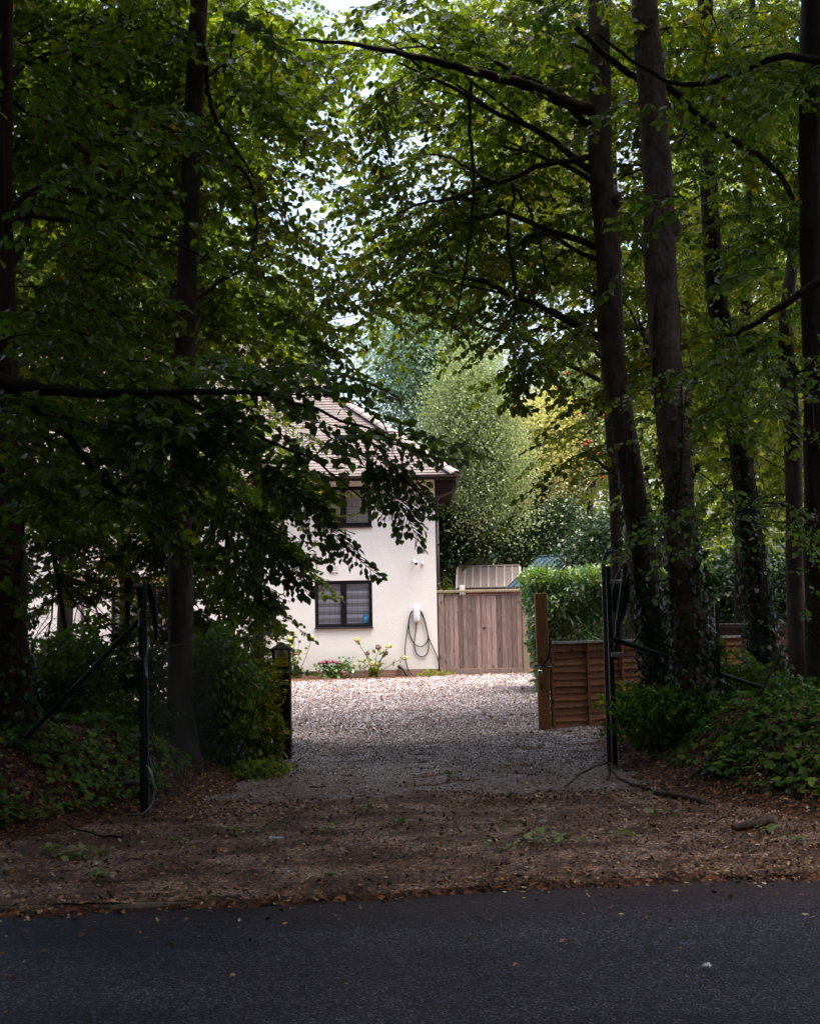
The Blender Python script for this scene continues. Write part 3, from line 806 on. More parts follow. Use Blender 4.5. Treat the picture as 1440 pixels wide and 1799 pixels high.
tree('beech_tree', 'dark trunk cut off by the right edge of the photo', 15.0,
     [(1452, 1230, 60), (1438, 1050, 50), (1436, 850, 48), (1432, 650, 44), (1424, 450, 40), (1422, 250, 38), (1424, 0, 36)], 16,
     [(1400, 120, 16, 1.0, 1.0, .8, 1.1*D), (1420, 330, 15.5, .9, .9, .7, 1.4*D), (1390, 640, 13.6, 1.0, .8, .28, 1.2*D, .07), (1330, 890, 13.5, .9, .5, .16, 1.3*D, .06)],
     M['bark_dark'], M['beech_dark'])
tree('beech_tree', 'tree outside the frame at right whose dark leafy boughs cross the right hand trunks', 11.0,
     [(1760, 1250, 90), (1750, 800, 80), (1740, 300, 70), (1730, 0, 60)], 14,
     [(1390, 120, 11.3, .6, .6, .3, 1.2), (1200, 330, 11.5, .3, .5, .10, .8), (1420, 470, 11.5, .4, .5, .2, 1.2), (1330, 590, 11.6, .5, .5, .09, 1.3), (1150, 170, 11.8, .4, .5, .10, .9), (1010, 40, 12, .4, .4, .2, 1.3), (1390, 690, 11.8, .35, .4, .10, 1.1)],
     M['bark_dark'], M['beech_dark'], leaf=.085, auto=False, Lb=.8, ns=8, nl=8,
     limbs=[[(1740, 300, 11, 40), (1550, 420, 11.3, 24), (1400, 520, 11.5, 14), (1290, 590, 11.6, 7)], [(1735, 150, 11, 34), (1550, 130, 11.2, 22), (1380, 100, 11.3, 14), (1200, 150, 11.7, 9), (1050, 60, 12, 5)]])
# ---- overhanging boughs close to the camera: a tree whose trunk stands left of the frame by the road
tree('hornbeam_tree', 'tree out at the left whose low dark boughs hang before the house roof', 9.6,
     [(-420, 1420, 90), (-420, 900, 80), (-400, 400, 70), (-380, 0, 60)], 13,
     [(300, 700, 10.0, .75, .5, .22, 2.6*D), (130, 740, 10.2, .8, .5, .28, 2.2*D), (60, 830, 10.0, .5, .5, .2, 1.8*D), (180, 360, 10.5, .6, .5, .3, 1.4), (60, 120, 11, .6, .5, .35, 1.5), (270, 240, 10.8, .45, .4, .25, 1.3), (400, 50, 10.8, .4, .4, .2, 1.3), (60, 560, 10.5, .5, .5, .3, 1.8), (180, 860, 10.2, .7, .5, .2, 2.0), (450, 690, 9.7, .5, .4, .15, 2.0*D), (400, 765, 9.8, .5, .4, .15, 2.1*D), (590, 750, 9.5, .26, .3, .06, 1.3*D), (510, 815, 9.6, .26, .25, .09, 1.5*D), (250, 640, 10.2, .8, .5, .2, 2.2*D)],
     M['bark_rough'], M['beech_dark'], leaf=.082, auto=False, Lb=.75, ns=8, nl=8, droop=.55, hang=.3,
     limbs=[[(-420, 560, 9.6, 60), (-200, 620, 9.8, 44), (0, 670, 10.0, 26), (150, 690, 10.0, 18), (300, 692, 9.9, 12), (450, 690, 9.7, 8), (580, 730, 9.5, 5), (700, 775, 9.4, 3)],
            [(0, 670, 10.0, 14), (120, 770, 10.1, 12), (190, 855, 10.1, 10), (240, 870, 10.1, 6)],
            [(300, 692, 9.9, 8), (420, 750, 9.8, 6), (560, 815, 9.6, 4), (660, 900, 9.5, 2)]])
print('near leaves', N_LEAVES)

def hanging_tip(parent, pts, leaf=.062, n_side=1.0, mat='beech', twigs=True):
    """a drooping leafy shoot along a path"""
    ps = [P(*p) for p in pts]
    sp = smooth_path([tuple(p) for p in ps], 8)
    A = np.array(sp); pos, ax, nr, var = [], [], [], []
    TA, TB = A[:-1], A[1:]
    extra = []
    for i in range(2, len(A)):
        f = i / len(A)
        t = A[i] - A[i-1]; t /= np.linalg.norm(t)
        for g in (-1, 1):
            L = .22 * (1 - f) * random.uniform(.5, 1.2) * n_side
            sd = np.cross(t, (0, -.6, 1)); sd /= np.linalg.norm(sd)
            e = A[i] + (sd * g * .75 + t * .7 + np.array((0, 0, -.3))) * L
            if L > .05: extra.append((A[i], e))
            for q in range(max(1, int(L / .035))):
                p = A[i] + (e - A[i]) * (q + .5) / max(1, int(L / .035))
                pos.append(p); ax.append(t * .6 + sd * g * random.uniform(.2, 1) + np.random.default_rng(len(pos)).normal(0, .3, 3) + np.array((0, 0, -.35)))
                nr.append(np.array((0, -.35, 1)) + np.random.default_rng(len(pos) + 99).normal(0, .5, 3)); var.append(random.uniform(.2, .8))
    n = len(pos)
    scatter_mesh('crown', BEECH, np.array(pos), np.array(ax), np.array(nr), leaf * RNG.uniform(.6, 1.15, n), np.array(var), M[mat], parent)
    if extra:
        TA = np.concatenate([TA, np.array([e[0] for e in extra])]); TB = np.concatenate([TB, np.array([e[1] for e in extra])])
    prism_mesh('twigs', TA, TB, np.full(len(TA), .0035), np.full(len(TA), .0022), M['twig'], parent)

BT = [o for o in COL.objects if o.get('label', '').startswith('tall beech trunk with a burl')][0]
HB = [o for o in COL.objects if o.name.startswith('hornbeam_tree')][0]
for pts in ([(560, 740, 9.6), (660, 770, 9.5), (750, 800, 9.4), (815, 808, 9.35)],
            [(640, 800, 9.6), (680, 850, 9.5), (715, 910, 9.5), (742, 962, 9.45)],
            [(640, 785, 9.6), (690, 830, 9.5), (740, 870, 9.5), (768, 905, 9.45)],
            [(480, 850, 9.7), (560, 910, 9.6), (610, 965, 9.6), (668, 1014, 9.55)],
            [(450, 800, 9.7), (500, 850, 9.7), (545, 880, 9.6), (585, 915, 9.6)],
            [(440, 880, 9.8), (490, 960, 9.8), (520, 1010, 9.8), (542, 1046, 9.8)],
            [(380, 840, 9.9), (430, 930, 9.9), (500, 980, 9.9), (560, 985, 9.9)],
            [(420, 940, 9.9), (430, 1010, 9.9), (455, 1060, 9.9), (492, 1068, 9.9)],
            [(470, 645, 9.8), (560, 652, 9.7), (640, 672, 9.6), (700, 700, 9.5)]):
    hanging_tip(HB, pts, mat='beech_dark', n_side=1.6)

for pts in ([(880, 560, 13.8), (930, 610, 13.7), (920, 670, 13.7), (905, 720, 13.6)], [(700, 130, 13.4), (660, 200, 13.3), (670, 270, 13.3), (690, 330, 13.2)],
            [(980, 600, 14.2), (930, 640, 14.0), (900, 700, 14.0), (940, 720, 13.9)], [(1040, 560, 14.4), (1000, 600, 14.2), (960, 650, 14.1), (990, 700, 14.0)]):
    hanging_tip(BT, pts, mat='beech', n_side=1.9, leaf=.078)

# lower understorey left of the drive, backlit, house seen through it
tree('hazel_shrub', 'leafy backlit shrub left of the drive in front of the cream wall', 17.0,
     [(420, 1300, 16), (410, 1150, 13), (400, 1000, 10), (400, 900, 6)], 3.0,
     [(390, 900, 17, .75, .6, .6, 3.2), (460, 950, 17, .45, .5, .4, 2.6), (370, 1040, 17, .6, .5, .5, 3.0), (430, 1090, 17, .3, .5, .4, 1.6), (500, 860, 17.2, .4, .5, .35, 2.6), (420, 780, 17.5, .8, .7, .4, 2.6)], M['bark_dark'], M['beech'], leaf=.065, Lb=.7, cat='shrub', group='shrubs behind the wire fence', headed=False)
tree('hazel_shrub', 'broad backlit shrub in front of the ground floor window seen through the wire fence', 16.5,
     [(205, 1280, 16), (215, 1150, 13), (225, 1050, 10), (215, 950, 6)], 3.0,
     [(230, 930, 16.5, .95, .6, .55, 3.2), (110, 1000, 16.5, .6, .5, .5, 2.2), (250, 1060, 16.5, .65, .5, .4, 2.4), (60, 900, 16.5, .6, .5, .4, 2.4), (300, 850, 17, .7, .6, .4, 2.6), (110, 880, 17, .6, .6, .3, 1.7)], M['bark_dark'], M['beech'], leaf=.065, Lb=.7, cat='shrub', group='shrubs behind the wire fence', headed=False)
tree('hazel_shrub', 'low dark shrub at the foot of the wire fence by the left edge', 15.6,
     [(150, 1300, 12), (140, 1250, 9), (130, 1200, 6)], 1.7,
     [(90, 1190, 15.6, .8, .5, .28, 2.4), (270, 1190, 15.6, .7, .5, .38, 3.2), (190, 1150, 15.8, .6, .5, .3, 2.2), (380, 1180, 15.6, .5, .5, .4, 2.8)], M['bark_dark'], M['beech_dark'], leaf=.06, Lb=.5, cat='shrub', group='shrubs behind the wire fence', headed=False)
# second rank of trees standing left in the middle distance (behind the fence, before the house roof)
MD = 'trees in the middle distance'
tree('maple_tree', 'maple standing between the fence and house at left, small sky holes in its crown', 20,
     [(110, 1250, 30), (120, 900, 26), (130, 500, 22), (140, 200, 18), (145, 0, 16)], 15,
     [(110, 120, 20, 2.0, 1.5, 1.3, 2.0*D), (90, 420, 20.5, 1.7, 1.5, 1.1, 1.6*D), (280, 330, 20.5, 1.6, 1.5, 1.2, 1.7*D), (300, 70, 20, 1.6, 1.4, 1.2, 2.0*D), (160, 640, 20.5, 2.0, 1.4, .7, 2.2*D), (330, 560, 20.5, 1.4, 1.4, .8, 2.2*D)], M['bark_dark'], M['beech'], leaf=.085, group=MD)
tree('maple_tree', 'maple whose crown frames the left side of the bright sky gap', 21,
     [(455, 1150, 18), (450, 900, 16), (445, 600, 14), (450, 300, 12), (460, 0, 10)], 12,
     [(410, 480, 21, .8, 1.2, .7, 1.8*D), (450, 60, 21, .7, 1.2, .7, 1.6*D), (510, 490, 21, .6, 1.0, .25, 1.2*D), (440, 230, 21, .7, 1.0, .7, 1.1*D), (660, 530, 21, .5, .9, .2, 1.1*D)], M['bark_dark'], M['beech'], leaf=.08, group=MD)
tree('maple_tree', 'maple with bright yellow green crown right of the sky gap', 20,
     [(1085, 1180, 22), (1080, 900, 20), (1060, 600, 18), (1020, 300, 16), (1000, 0, 14)], 14,
     [(800, 150, 20, 1.2, 1.4, .9, 1.9*D), (950, 250, 20.5, 1.0, 1.4, .9, 1.3*D), (850, 420, 20, 1.3, 1.2, .8, 1.7*D), (1060, 420, 20.5, 1.1, 1.2, .9, 1.5*D), (1080, 100, 20.5, 1.1, 1.2, .9, 1.8*D), (1090, 700, 21, .8, 1.0, .6, 1.2*D), (720, 530, 20, .6, 1.0, .25, 1.0*D)], M['bark_dark'], M['lime_thin'], leaf=.085, group=MD)
tree('maple_tree', 'maple filling the space between the dark trunks at upper right', 22,
     [(1300, 1180, 22), (1300, 900, 20), (1310, 500, 18), (1320, 200, 14), (1320, 0, 12)], 14,
     [(1300, 120, 22, 1.5, 1.4, 1.1, 1.8*D), (1240, 420, 22, 1.2, 1.4, 1.0, 1.5*D), (1390, 500, 22, 1.1, 1.4, .9, 1.5*D), (1280, 760, 22, 1.4, 1.4, .7, 1.5*D), (1400, 860, 22, 1.0, 1.2, .6, 1.4*D), (1190, 620, 22.5, .9, 1.0, .8, 1.2*D)], M['bark_dark'], M['lime'], leaf=.09, group=MD)

tree('maple_tree', 'maple behind the slim left beech whose crown closes the top left of the view', 24,
     [(220, 1150, 20), (222, 800, 18), (225, 400, 16), (230, 0, 14)], 14,
     [(100, 60, 24, 2.2, 1.4, 1.4, 1.2), (320, 90, 24, 1.5, 1.4, 1.4, 1.1), (60, 380, 24.5, 2.0, 1.4, 1.4, .8), (300, 420, 24, 1.6, 1.4, 1.2, .8)], M['bark_dark'], M['beech'], leaf=.10, group=MD)
tree('maple_tree', 'maple far back between the burled beech and the straight beech', 26,
     [(1110, 1120, 18), (1100, 800, 16), (1080, 400, 14), (1070, 0, 12)], 14,
     [(1000, 40, 25, 1.9, 1.4, 1.2, 1.3), (1220, 60, 26, 2.2, 1.4, 1.5, 1.6), (1400, 250, 26, 1.8, 1.4, 1.6, 1.5), (1180, 350, 26, 1.8, 1.4, 1.2, 1.0), (820, 40, 25, 1.2, 1.2, .9, 1.2)], M['bark_dark'], M['beech'], leaf=.10, group=MD)
# unseen trees outside the frame, added so their canopy shades the road
def add_shade_tree(x, y, cz, rad, n, label, hgt=9.0, leaf=.30):
    global N_LEAVES
    root = thing('roadside_tree', label, 'tree', (x, y, 0), 'trees arching over the road')
    m = MB(); pth = [Vector((x + random.uniform(-.1, .1), y, -.2 + i * (cz + 1) / 9)) for i in range(10)]
    m.tube(pth, [.34 * (1 - .07 * i) * (1.3 if i == 0 else 1) for i in range(10)], 16, True, .1); m.build('trunk', M['bark_rough'], root)
    LV = []; lm = MB()
    for i in range(6):
        an = i * 1.05 + random.uniform(-.3, .3); r = rad * .55
        yo = y + (3.2 if -5 < y < 0 else 0)
        c = (x + math.cos(an) * r, yo + math.sin(an) * r, cz + random.uniform(-.8, 1.6))
        lv, cc = puffs(c, (rad * .55, rad * .55, 1.8), int(n / 9), leaf, .9, .3); LV.append(lv)
        c2 = (c[0] + math.cos(an) * .8, c[1] + math.sin(an) * .8, cz * .5)
        if y < -5 or abs(x) > 12: LV.append(puffs(c2, (rad * .55, rad * .55, cz * .35), int(n / 9), leaf, .9, .3)[0])
        for q in cc[:5]: lm.tube(bez(pth[6], q, .1, 6), [.09 * (1 - .13 * k_) for k_ in range(7)], 6, True)
    lm.build('limb', M['bark_dark'], root)
    lv = lifted(cat_arrays(LV))
    scatter_mesh('crown', QUADL, *lv[:3], lv[3], lv[4], M['canopy'], root)
RT = [(-9.5, 12, 12, 5.0, -10.5), (10, 12.5, 12, 5.0, 10.5), (-2.5, -3.6, 9.5, 6, -2), (3.6, -3.8, 10, 6, 3.4), (-8.5, -3.6, 9.5, 6, -8), (9.5, -3.6, 9.5, 6, 9),
      (-16, 12, 8, 6, -16), (17, 12.5, 8, 6, 17), (-15.5, -3.6, 8, 6, -15), (16, -3.6, 8, 6, 15.5), (-23, 2, 7, 6.5, -23), (24, 2, 7, 6.5, 24), (0, -11, 7, 7, 0), (-12, -11, 7, 7, -12), (12, -11, 7, 7, 12)]
RL = ['spreading tree left of the frame on the house side of the road', 'spreading tree right of the frame on the house side of the road',
      'tree on the far verge behind the viewpoint, just left of it', 'tree on the far verge behind the viewpoint, just right of it',
      'second tree to the left on the far verge', 'second tree to the right on the far verge',
      'tree far along the road to the left on the house side', 'tree far along the road to the right on the house side', 'third tree to the left on the far verge', 'third tree to the right on the far verge',
      'tree closing the bend of the road at left', 'tree closing the bend of the road at right', 'wood edge tree behind the viewpoint', 'wood edge tree behind and to the left', 'wood edge tree behind and to the right']
for (x, y, cz, rad, cx_), lb in zip(RT, RL): add_shade_tree(x, y, cz, rad, 24000, lb)
# unseen crowns above the frame on the drive-side trees, added to block light
def add_shade_crown(root_label, x, y, cz, rx, ry, n):
    root = [o for o in COL.objects if o.get('label') == root_label][0]
    lv, cc = puffs((x, y, cz), (rx, ry, 1.8), int(n * (2.2 if y > 14 else 1.3)), .15 if y > 14 else .24, .8, .3)
    lv = lifted(lv)
    scatter_mesh('upper_crown', QUADL, *lv[:3], lv[3], lv[4], M['canopy'], root)
add_shade_crown('slim smooth beech trunk left of the drive, rising behind the green gate post', -2.6, 11, 11, 3.2, 4.0, 9000)
add_shade_crown('tall beech trunk with a burl on its right side, nearest the drive', 3.0, 11.5, 12, 2.6, 2.6, 4500)
add_shade_crown('tall straight beech trunk second from the drive on the right, thickest of the group', 2.5, 9, 11, 3.2, 3.6, 9000)
add_shade_crown('thick furrowed trunk at the left edge of the photo behind the wire fence', -3, 7, 11, 3.5, 3.6, 9000)
#add_shade_crown('leaning dark trunk third from the drive opening on the right', 5.5, 16, 12, 3.0, 3.5, 7000)

add_shade_crown('maple standing between the fence and house at left, small sky holes in its crown', -7.5, 19, 12.5, 3.0, 3.0, 7000)
add_shade_crown('maple filling the space between the dark trunks at upper right', 8.5, 21, 14, 3.2, 3.0, 8000)
add_shade_crown('leaning dark trunk third from the drive opening on the right', 5.5, 16, 12.5, 3.0, 3.0, 7000)
# ---- trees beyond the house and gate
BG = 'trees beyond the house and gate'
far_tree('birch_tree', 'pale grey green birch just right of the house eaves', 838, 560, 950, 43, 82, M['sage'], .085, 52000, BG, 8, M['bark_dark'], trunk_w=.2, clump=.5, hang=.9)
far_tree('maple_tree', 'yellow leaved maple right of the birch beyond the gate', 938, 655, 890, 46, 68, M['yellow'], .12, 17000, BG, 6, clump=.45)
far_tree('rowan_tree', 'rowan with red berries beyond the laurel hedge', 1035, 560, 900, 48, 85, M['sage'], .12, 22000, BG, 7, clump=.5)
far_tree('spruce_tree', 'bluish green conifer above the house roof right of the sky gap', 750, 380, 800, 56, 130, M['blue_green'], .14, 36000, BG, 9, clump=.7, hang=.7)
far_tree('poplar_tree', 'tall buff coloured tree catching light high behind the upper right branches', 960, -60, 560, 60, 120, M['buff'], .15, 34000, BG, 9, M['bark_pale'], clump=.7)
far_tree('conifer_tree', 'pale feathery conifer rising behind the roof ridge', 500, 455, 760, 54, 75, M['sage'], .13, 17000, BG, 7, clump=.6, shape='cone', hang=.7)
far_tree('lime_tree', 'broad green tree behind the right hand trunks', 1210, 150, 900, 52, 170, M['lime'], .15, 42000, BG, 10, clump=.8)
far_tree('lime_tree', 'broad green tree behind the trunk cut off at the right edge', 1420, 250, 950, 50, 150, M['lime'], .15, 30000, BG, 9, clump=.8)
far_tree('lime_tree', 'broad tree behind the left end of the house roof', 60, 250, 800, 56, 170, M['lime'], .16, 34000, BG, 9, clump=.8)
far_tree('lime_tree', 'broad tree behind the middle of the house roof', 300, 330, 800, 58, 150, M['sage'], .16, 30000, BG, 9, clump=.8)
for (u, vt, vb, Y, hp, n, lb) in [(800, 870, 1010, 44, 50, 14000, 'dark evergreen bush between house corner and brown shed'), (880, 850, 1000, 46, 55, 9000, 'dark evergreen bush behind the brown shed roof'),
                           (960, 860, 1000, 45, 50, 8000, 'dark evergreen bush behind the blue green shed roof'), (1050, 880, 1050, 38, 60, 8000, 'dark bush directly behind the laurel hedge'), (1150, 880, 1080, 34, 70, 8000, 'dark bush behind the leaning beech trunks')]:
    far_tree('evergreen_bush', lb, u, vt, vb, Y, hp, M['holly'], .12, n, 'dark bushes beyond the garden', 5, trunk_w=.12, cat='bush', clump=.4)
for (u, vt, vb, Y, hp, n, lb) in [(1270, 930, 1180, 27, 80, 9000, 'dark bush between the trunks on the right'), (1400, 900, 1180, 26, 80, 9000, 'dark bush at the right edge behind the thin trunk')]:
    far_tree('evergreen_bush', lb, u, vt, vb, Y, hp, M['holly'], .10, n, 'dark bushes beyond the garden', 5, trunk_w=.12, cat='bush', clump=.35)
# far wood as a mass, closing the view low down
LV = []
for i in range(26):
    x = -34 + i * 2.8; y = 66 + random.uniform(-3, 3); top = 13 if x > 3 or x < -8 else 9
    lv, _ = puffs((x, y, top * .5), (3.0, 2.5, top * .55), 5200, .30, 1.0); LV.append(lv)
lv = cat_arrays(LV)
o = scatter_mesh('woods', QUADL, *lv[:3], lv[3], lv[4], M['lime']); tag(o, 'far off wood closing the view behind the garden trees', 'woods', kind='stuff')
# red berries on the rowan
rw = [o for o in COL.objects if o.name.startswith('rowan_tree')][0]
m = MB()
for _ in range(26):
    c = P(random.uniform(965, 1110), random.uniform(590, 850), 46.2)
    for _ in range(5): m.ball(c + Vector((random.uniform(-.06, .06), random.uniform(-.1, .1), random.uniform(-.05, .05))), .035, 5, 4)
m.build('berries', simple('red_berry', (.55, .05, .02), .5), rw)
print('leaves', N_LEAVES)

# ------------------------------------------------------------------ the house
HY = 35.0
def HX(u, v=1000): return P(u, v, HY).x
def HZ(v, u=650): return P(u, v, HY).z
wx1 = HX(768, 1100); wx0 = -17.0
EAVE = HZ(840, 700)
house = thing('house', 'cream rendered two storey house with a brown tiled hip roof behind the trees', 'house', (wx1 - 5, HY, 0))

def rect_holes(m, x0, x1, z0, z1, holes, y, depth):
    X = sorted({x0, x1} | {h[0] for h in holes} | {h[1] for h in holes}); Z = sorted({z0, z1} | {h[2] for h in holes} | {h[3] for h in holes})
    for i in range(len(X) - 1):
        for j in range(len(Z) - 1):
            cx, cz = (X[i] + X[i+1]) / 2, (Z[j] + Z[j+1]) / 2
            if any(h[0] < cx < h[1] and h[2] < cz < h[3] for h in holes): continue
            m.add([(X[i], y, Z[j]), (X[i+1], y, Z[j]), (X[i+1], y, Z[j+1]), (X[i], y, Z[j+1])], [(0, 1, 2, 3)])
    for a, b, c, d in holes:
        m.add([(a, y, c), (b, y, c), (b, y, d), (a, y, d), (a, y + depth, c), (b, y + depth, c), (b, y + depth, d), (a, y + depth, d)],
              [(0, 4, 5, 1), (1, 5, 6, 2), (2, 6, 7, 3), (3, 7, 4, 0)])

W1 = (HX(553, 1060), HX(654, 1060), HZ(1104, 603), HZ(1020, 603))
W2 = (HX(553, 880), HX(652, 880), HZ(927, 603), EAVE - .18)
W3 = (HX(196, 1070), HX(296, 1070), HZ(1116, 240), HZ(1030, 240))
W4 = (HX(130, 900), HX(232, 900), HZ(935, 180), EAVE - .18)
holes = [W1, W2, W3, W4]
m = MB()
rect_holes(m, wx0, wx1, .17, EAVE + .1, holes, HY, .16)
# right flank and back
m.add([(wx1, HY, .17), (wx1, HY + 10.5, .17), (wx1, HY + 10.5, EAVE + .1), (wx1, HY, EAVE + .1)], [(0, 1, 2, 3)])
m.add([(wx1, HY + 10.5, .0), (wx0, HY + 10.5, .0), (wx0, HY + 10.5, EAVE + .1), (wx1, HY + 10.5, EAVE + .1)], [(0, 1, 2, 3)])
m.add([(wx0, HY + 10.5, .0), (wx0, HY, .0), (wx0, HY, EAVE + .1), (wx0, HY + 10.5, EAVE + .1)], [(0, 1, 2, 3)])
m.build('wall', M['render'], house)
m = MB(); m.box((wx0 - .0, HY + .012, -.2), (wx1 - .012, HY + 10.4, .168)); m.box((wx0, HY - .004, -.2), (wx1 + .004, HY + .01, .155)); m.build('plinth', M['brick'], house)

# roof: four planes laid in overlapping courses
ex1, ez = HX(800, 833), EAVE - .02
OV = ex1 - wx1
ey0, ey1 = HY - OV, HY + 10.5 + OV
half = (ey1 - ey0) / 2; ridge_t = half; TAN = .80
m = MB(); n_c = int(half / .10); st_ = half / n_c
for i in range(n_c):
    a, b = i * st_, (i + 1) * st_ + .02
    zb, zt = ez + a * TAN + .028, ez + b * TAN + .004
    jit = .004 * math.sin(i * 7.3)
    xl = wx0 - OV
    # front course, broken into runs with slight unevenness
    X0, X1 = xl + a, ex1 - a
    nseg = 40
    xs_ = [X0 + (X1 - X0) * q / nseg for q in range(nseg + 1)]
    vs = []
    for q, xx in enumerate(xs_):
        dz = .006 * mnoise.noise(Vector((xx * 2.2, i * .9, 0))) + .02 * mnoise.noise(Vector((xx * .35, i * .12, 5)))
        xt = min(max(xx, xl + b), ex1 - b)
        vs += [(xx, ey0 + a, zb - .03 + dz), (xx, ey0 + a, zb + dz + jit), (xt, ey0 + b, zt + dz)]
    fs = []
    for q in range(nseg):
        k3 = q * 3; fs += [(k3, k3 + 3, k3 + 4, k3 + 1), (k3 + 1, k3 + 4, k3 + 5, k3 + 2)]
    m.add(vs, fs)
    # right hip end
    m.add([(ex1 - a, ey0 + a, zb - .03), (ex1 - a, ey0 + a, zb), (ex1 - b, ey0 + b, zt), (ex1 - a, ey1 - a, zb - .03), (ex1 - a, ey1 - a, zb), (ex1 - b, ey1 - b, zt)], [(0, 3, 4, 1), (1, 4, 5, 2)])
zr = ez + half * TAN
m.add([(wx0 - OV, ey1, ez), (ex1, ey1, ez), (ex1 - half, ey0 + half, zr), (wx0 - OV + half, ey0 + half, zr)], [(0, 1, 2, 3)])
m.add([(wx0 - OV, ey0, ez), (wx0 - OV, ey1, ez), (wx0 - OV + half, ey0 + half, zr)], [(0, 1, 2)])
roof = m.build('roof', M['roof_tile'], house)
m = MB()
def cap_run(a, b, r, step=.33):
    a, b = Vector(a), Vector(b); L = (b - a).length; t = (b - a) / L; n_ = int(L / step)
    sdv = t.cross(Vector((0, 0, 1))).normalized(); u_ = sdv.cross(t)
    for i in range(n_):
        p0 = a + t * (i * L / n_ - .02); p1 = a + t * ((i + 1) * L / n_ + .01)
        vs = []; K = 7
        for p, rr, lf in ((p0, r * 1.12, .012), (p1, r * .96, 0)):
            for k_ in range(K):
                an = math.pi * k_ / (K - 1)
                vs.append(p + sdv * math.cos(an) * rr + u_ * (math.sin(an) * rr * .62 + lf - .02))
            for k_ in range(K):
                an = math.pi * (K - 1 - k_) / (K - 1)
                vs.append(p + sdv * math.cos(an) * (rr - .02) + u_ * (math.sin(an) * (rr - .02) * .62 + lf - .035))
        n2 = 2 * K
        m.add(vs, [(q, (q + 1) % n2, n2 + (q + 1) % n2, n2 + q) for q in range(n2)] + [tuple(range(n2)), tuple(reversed(range(n2, 2 * n2)))], False)
cap_run((ex1 - .02, ey0 + .02, ez + .06), (ex1 - half, ey0 + half, zr + .04), .15)
cap_run((ex1 - half, ey0 + half, zr + .03), (wx0 + half, ey0 + half, zr + .03), .15)
m.build('hip_tiles', M['hip_tile'], roof)
# eaves: soffit, fascia, gutter, downpipe
m = MB(); m.box((wx0, ey0 + .03, EAVE - .05), (ex1 - .03, HY - .002, EAVE - .02)); m.box((wx1 + .002, HY, EAVE - .05), (ex1 - .03, ey1, EAVE - .02))
m.box((wx0, ey0 + .01, EAVE - .10), (ex1 - .01, ey0 + .03, EAVE + .03)); m.box((ex1 - .03, ey0 + .031, EAVE - .10), (ex1 - .01, ey1, EAVE + .03))
# exposed brackets under the side overhang
for i in range(8): m.box((wx1 + .003, HY + .1 + i * .5, EAVE - .16), (ex1 - .04, HY + .15 + i * .5, EAVE - .051))
m.build('soffit', M['brown_upvc'], house)
def gutter(m, a, b, out, r=.06):
    a, b = Vector(a), Vector(b); out = Vector(out); vs = []; K = 8
    for p in (a, b):
        for k_ in range(K):
            an = math.pi * k_ / (K - 1); vs.append(p + out * (-math.cos(an) * r) + Vector((0, 0, -math.sin(an) * r)))
        for k_ in range(K):
            an = math.pi * (K - 1 - k_) / (K - 1); vs.append(p + out * (-math.cos(an) * (r - .006)) + Vector((0, 0, -math.sin(an) * (r - .006))))
    n2 = 2 * K; m.add(vs, [(q, (q + 1) % n2, n2 + (q + 1) % n2, n2 + q) for q in range(n2)] + [tuple(range(n2)), tuple(reversed(range(n2, 2 * n2)))])
m = MB(); gutter(m, (wx0, ey0 - .055, EAVE + .02), (ex1 + .03, ey0 - .055, EAVE + .02), (0, -1, 0)); gutter(m, (ex1 + .055, ey0 - .1, EAVE + .02), (ex1 + .055, ey1, EAVE + .02), (1, 0, 0)); m.build('gutter', M['brown_upvc'], house)
m = MB()
dx = wx1 + .045
m.tube(smooth_path([(ex1 - .02, HY - .1, EAVE - .02), (ex1 - .02, HY - .1, EAVE - .22), (ex1 - .1, HY - .06, EAVE - .34), (dx + .12, HY + .02, EAVE - .46), (dx, HY + .06, EAVE - .58), (dx, HY + .06, EAVE - .75)], 5), .038, 10)
m.tube([(dx, HY + .06, EAVE - .7), (dx, HY + .06, 2.3), (dx, HY + .06, .05)], .038, 10)
for z in (EAVE - .7, 3.2, 2.2): m.tube([(dx, HY + .06, z), (dx, HY + .06, z + .06)], .047, 10)
m.build('downpipe', M['brown_upvc'], house)

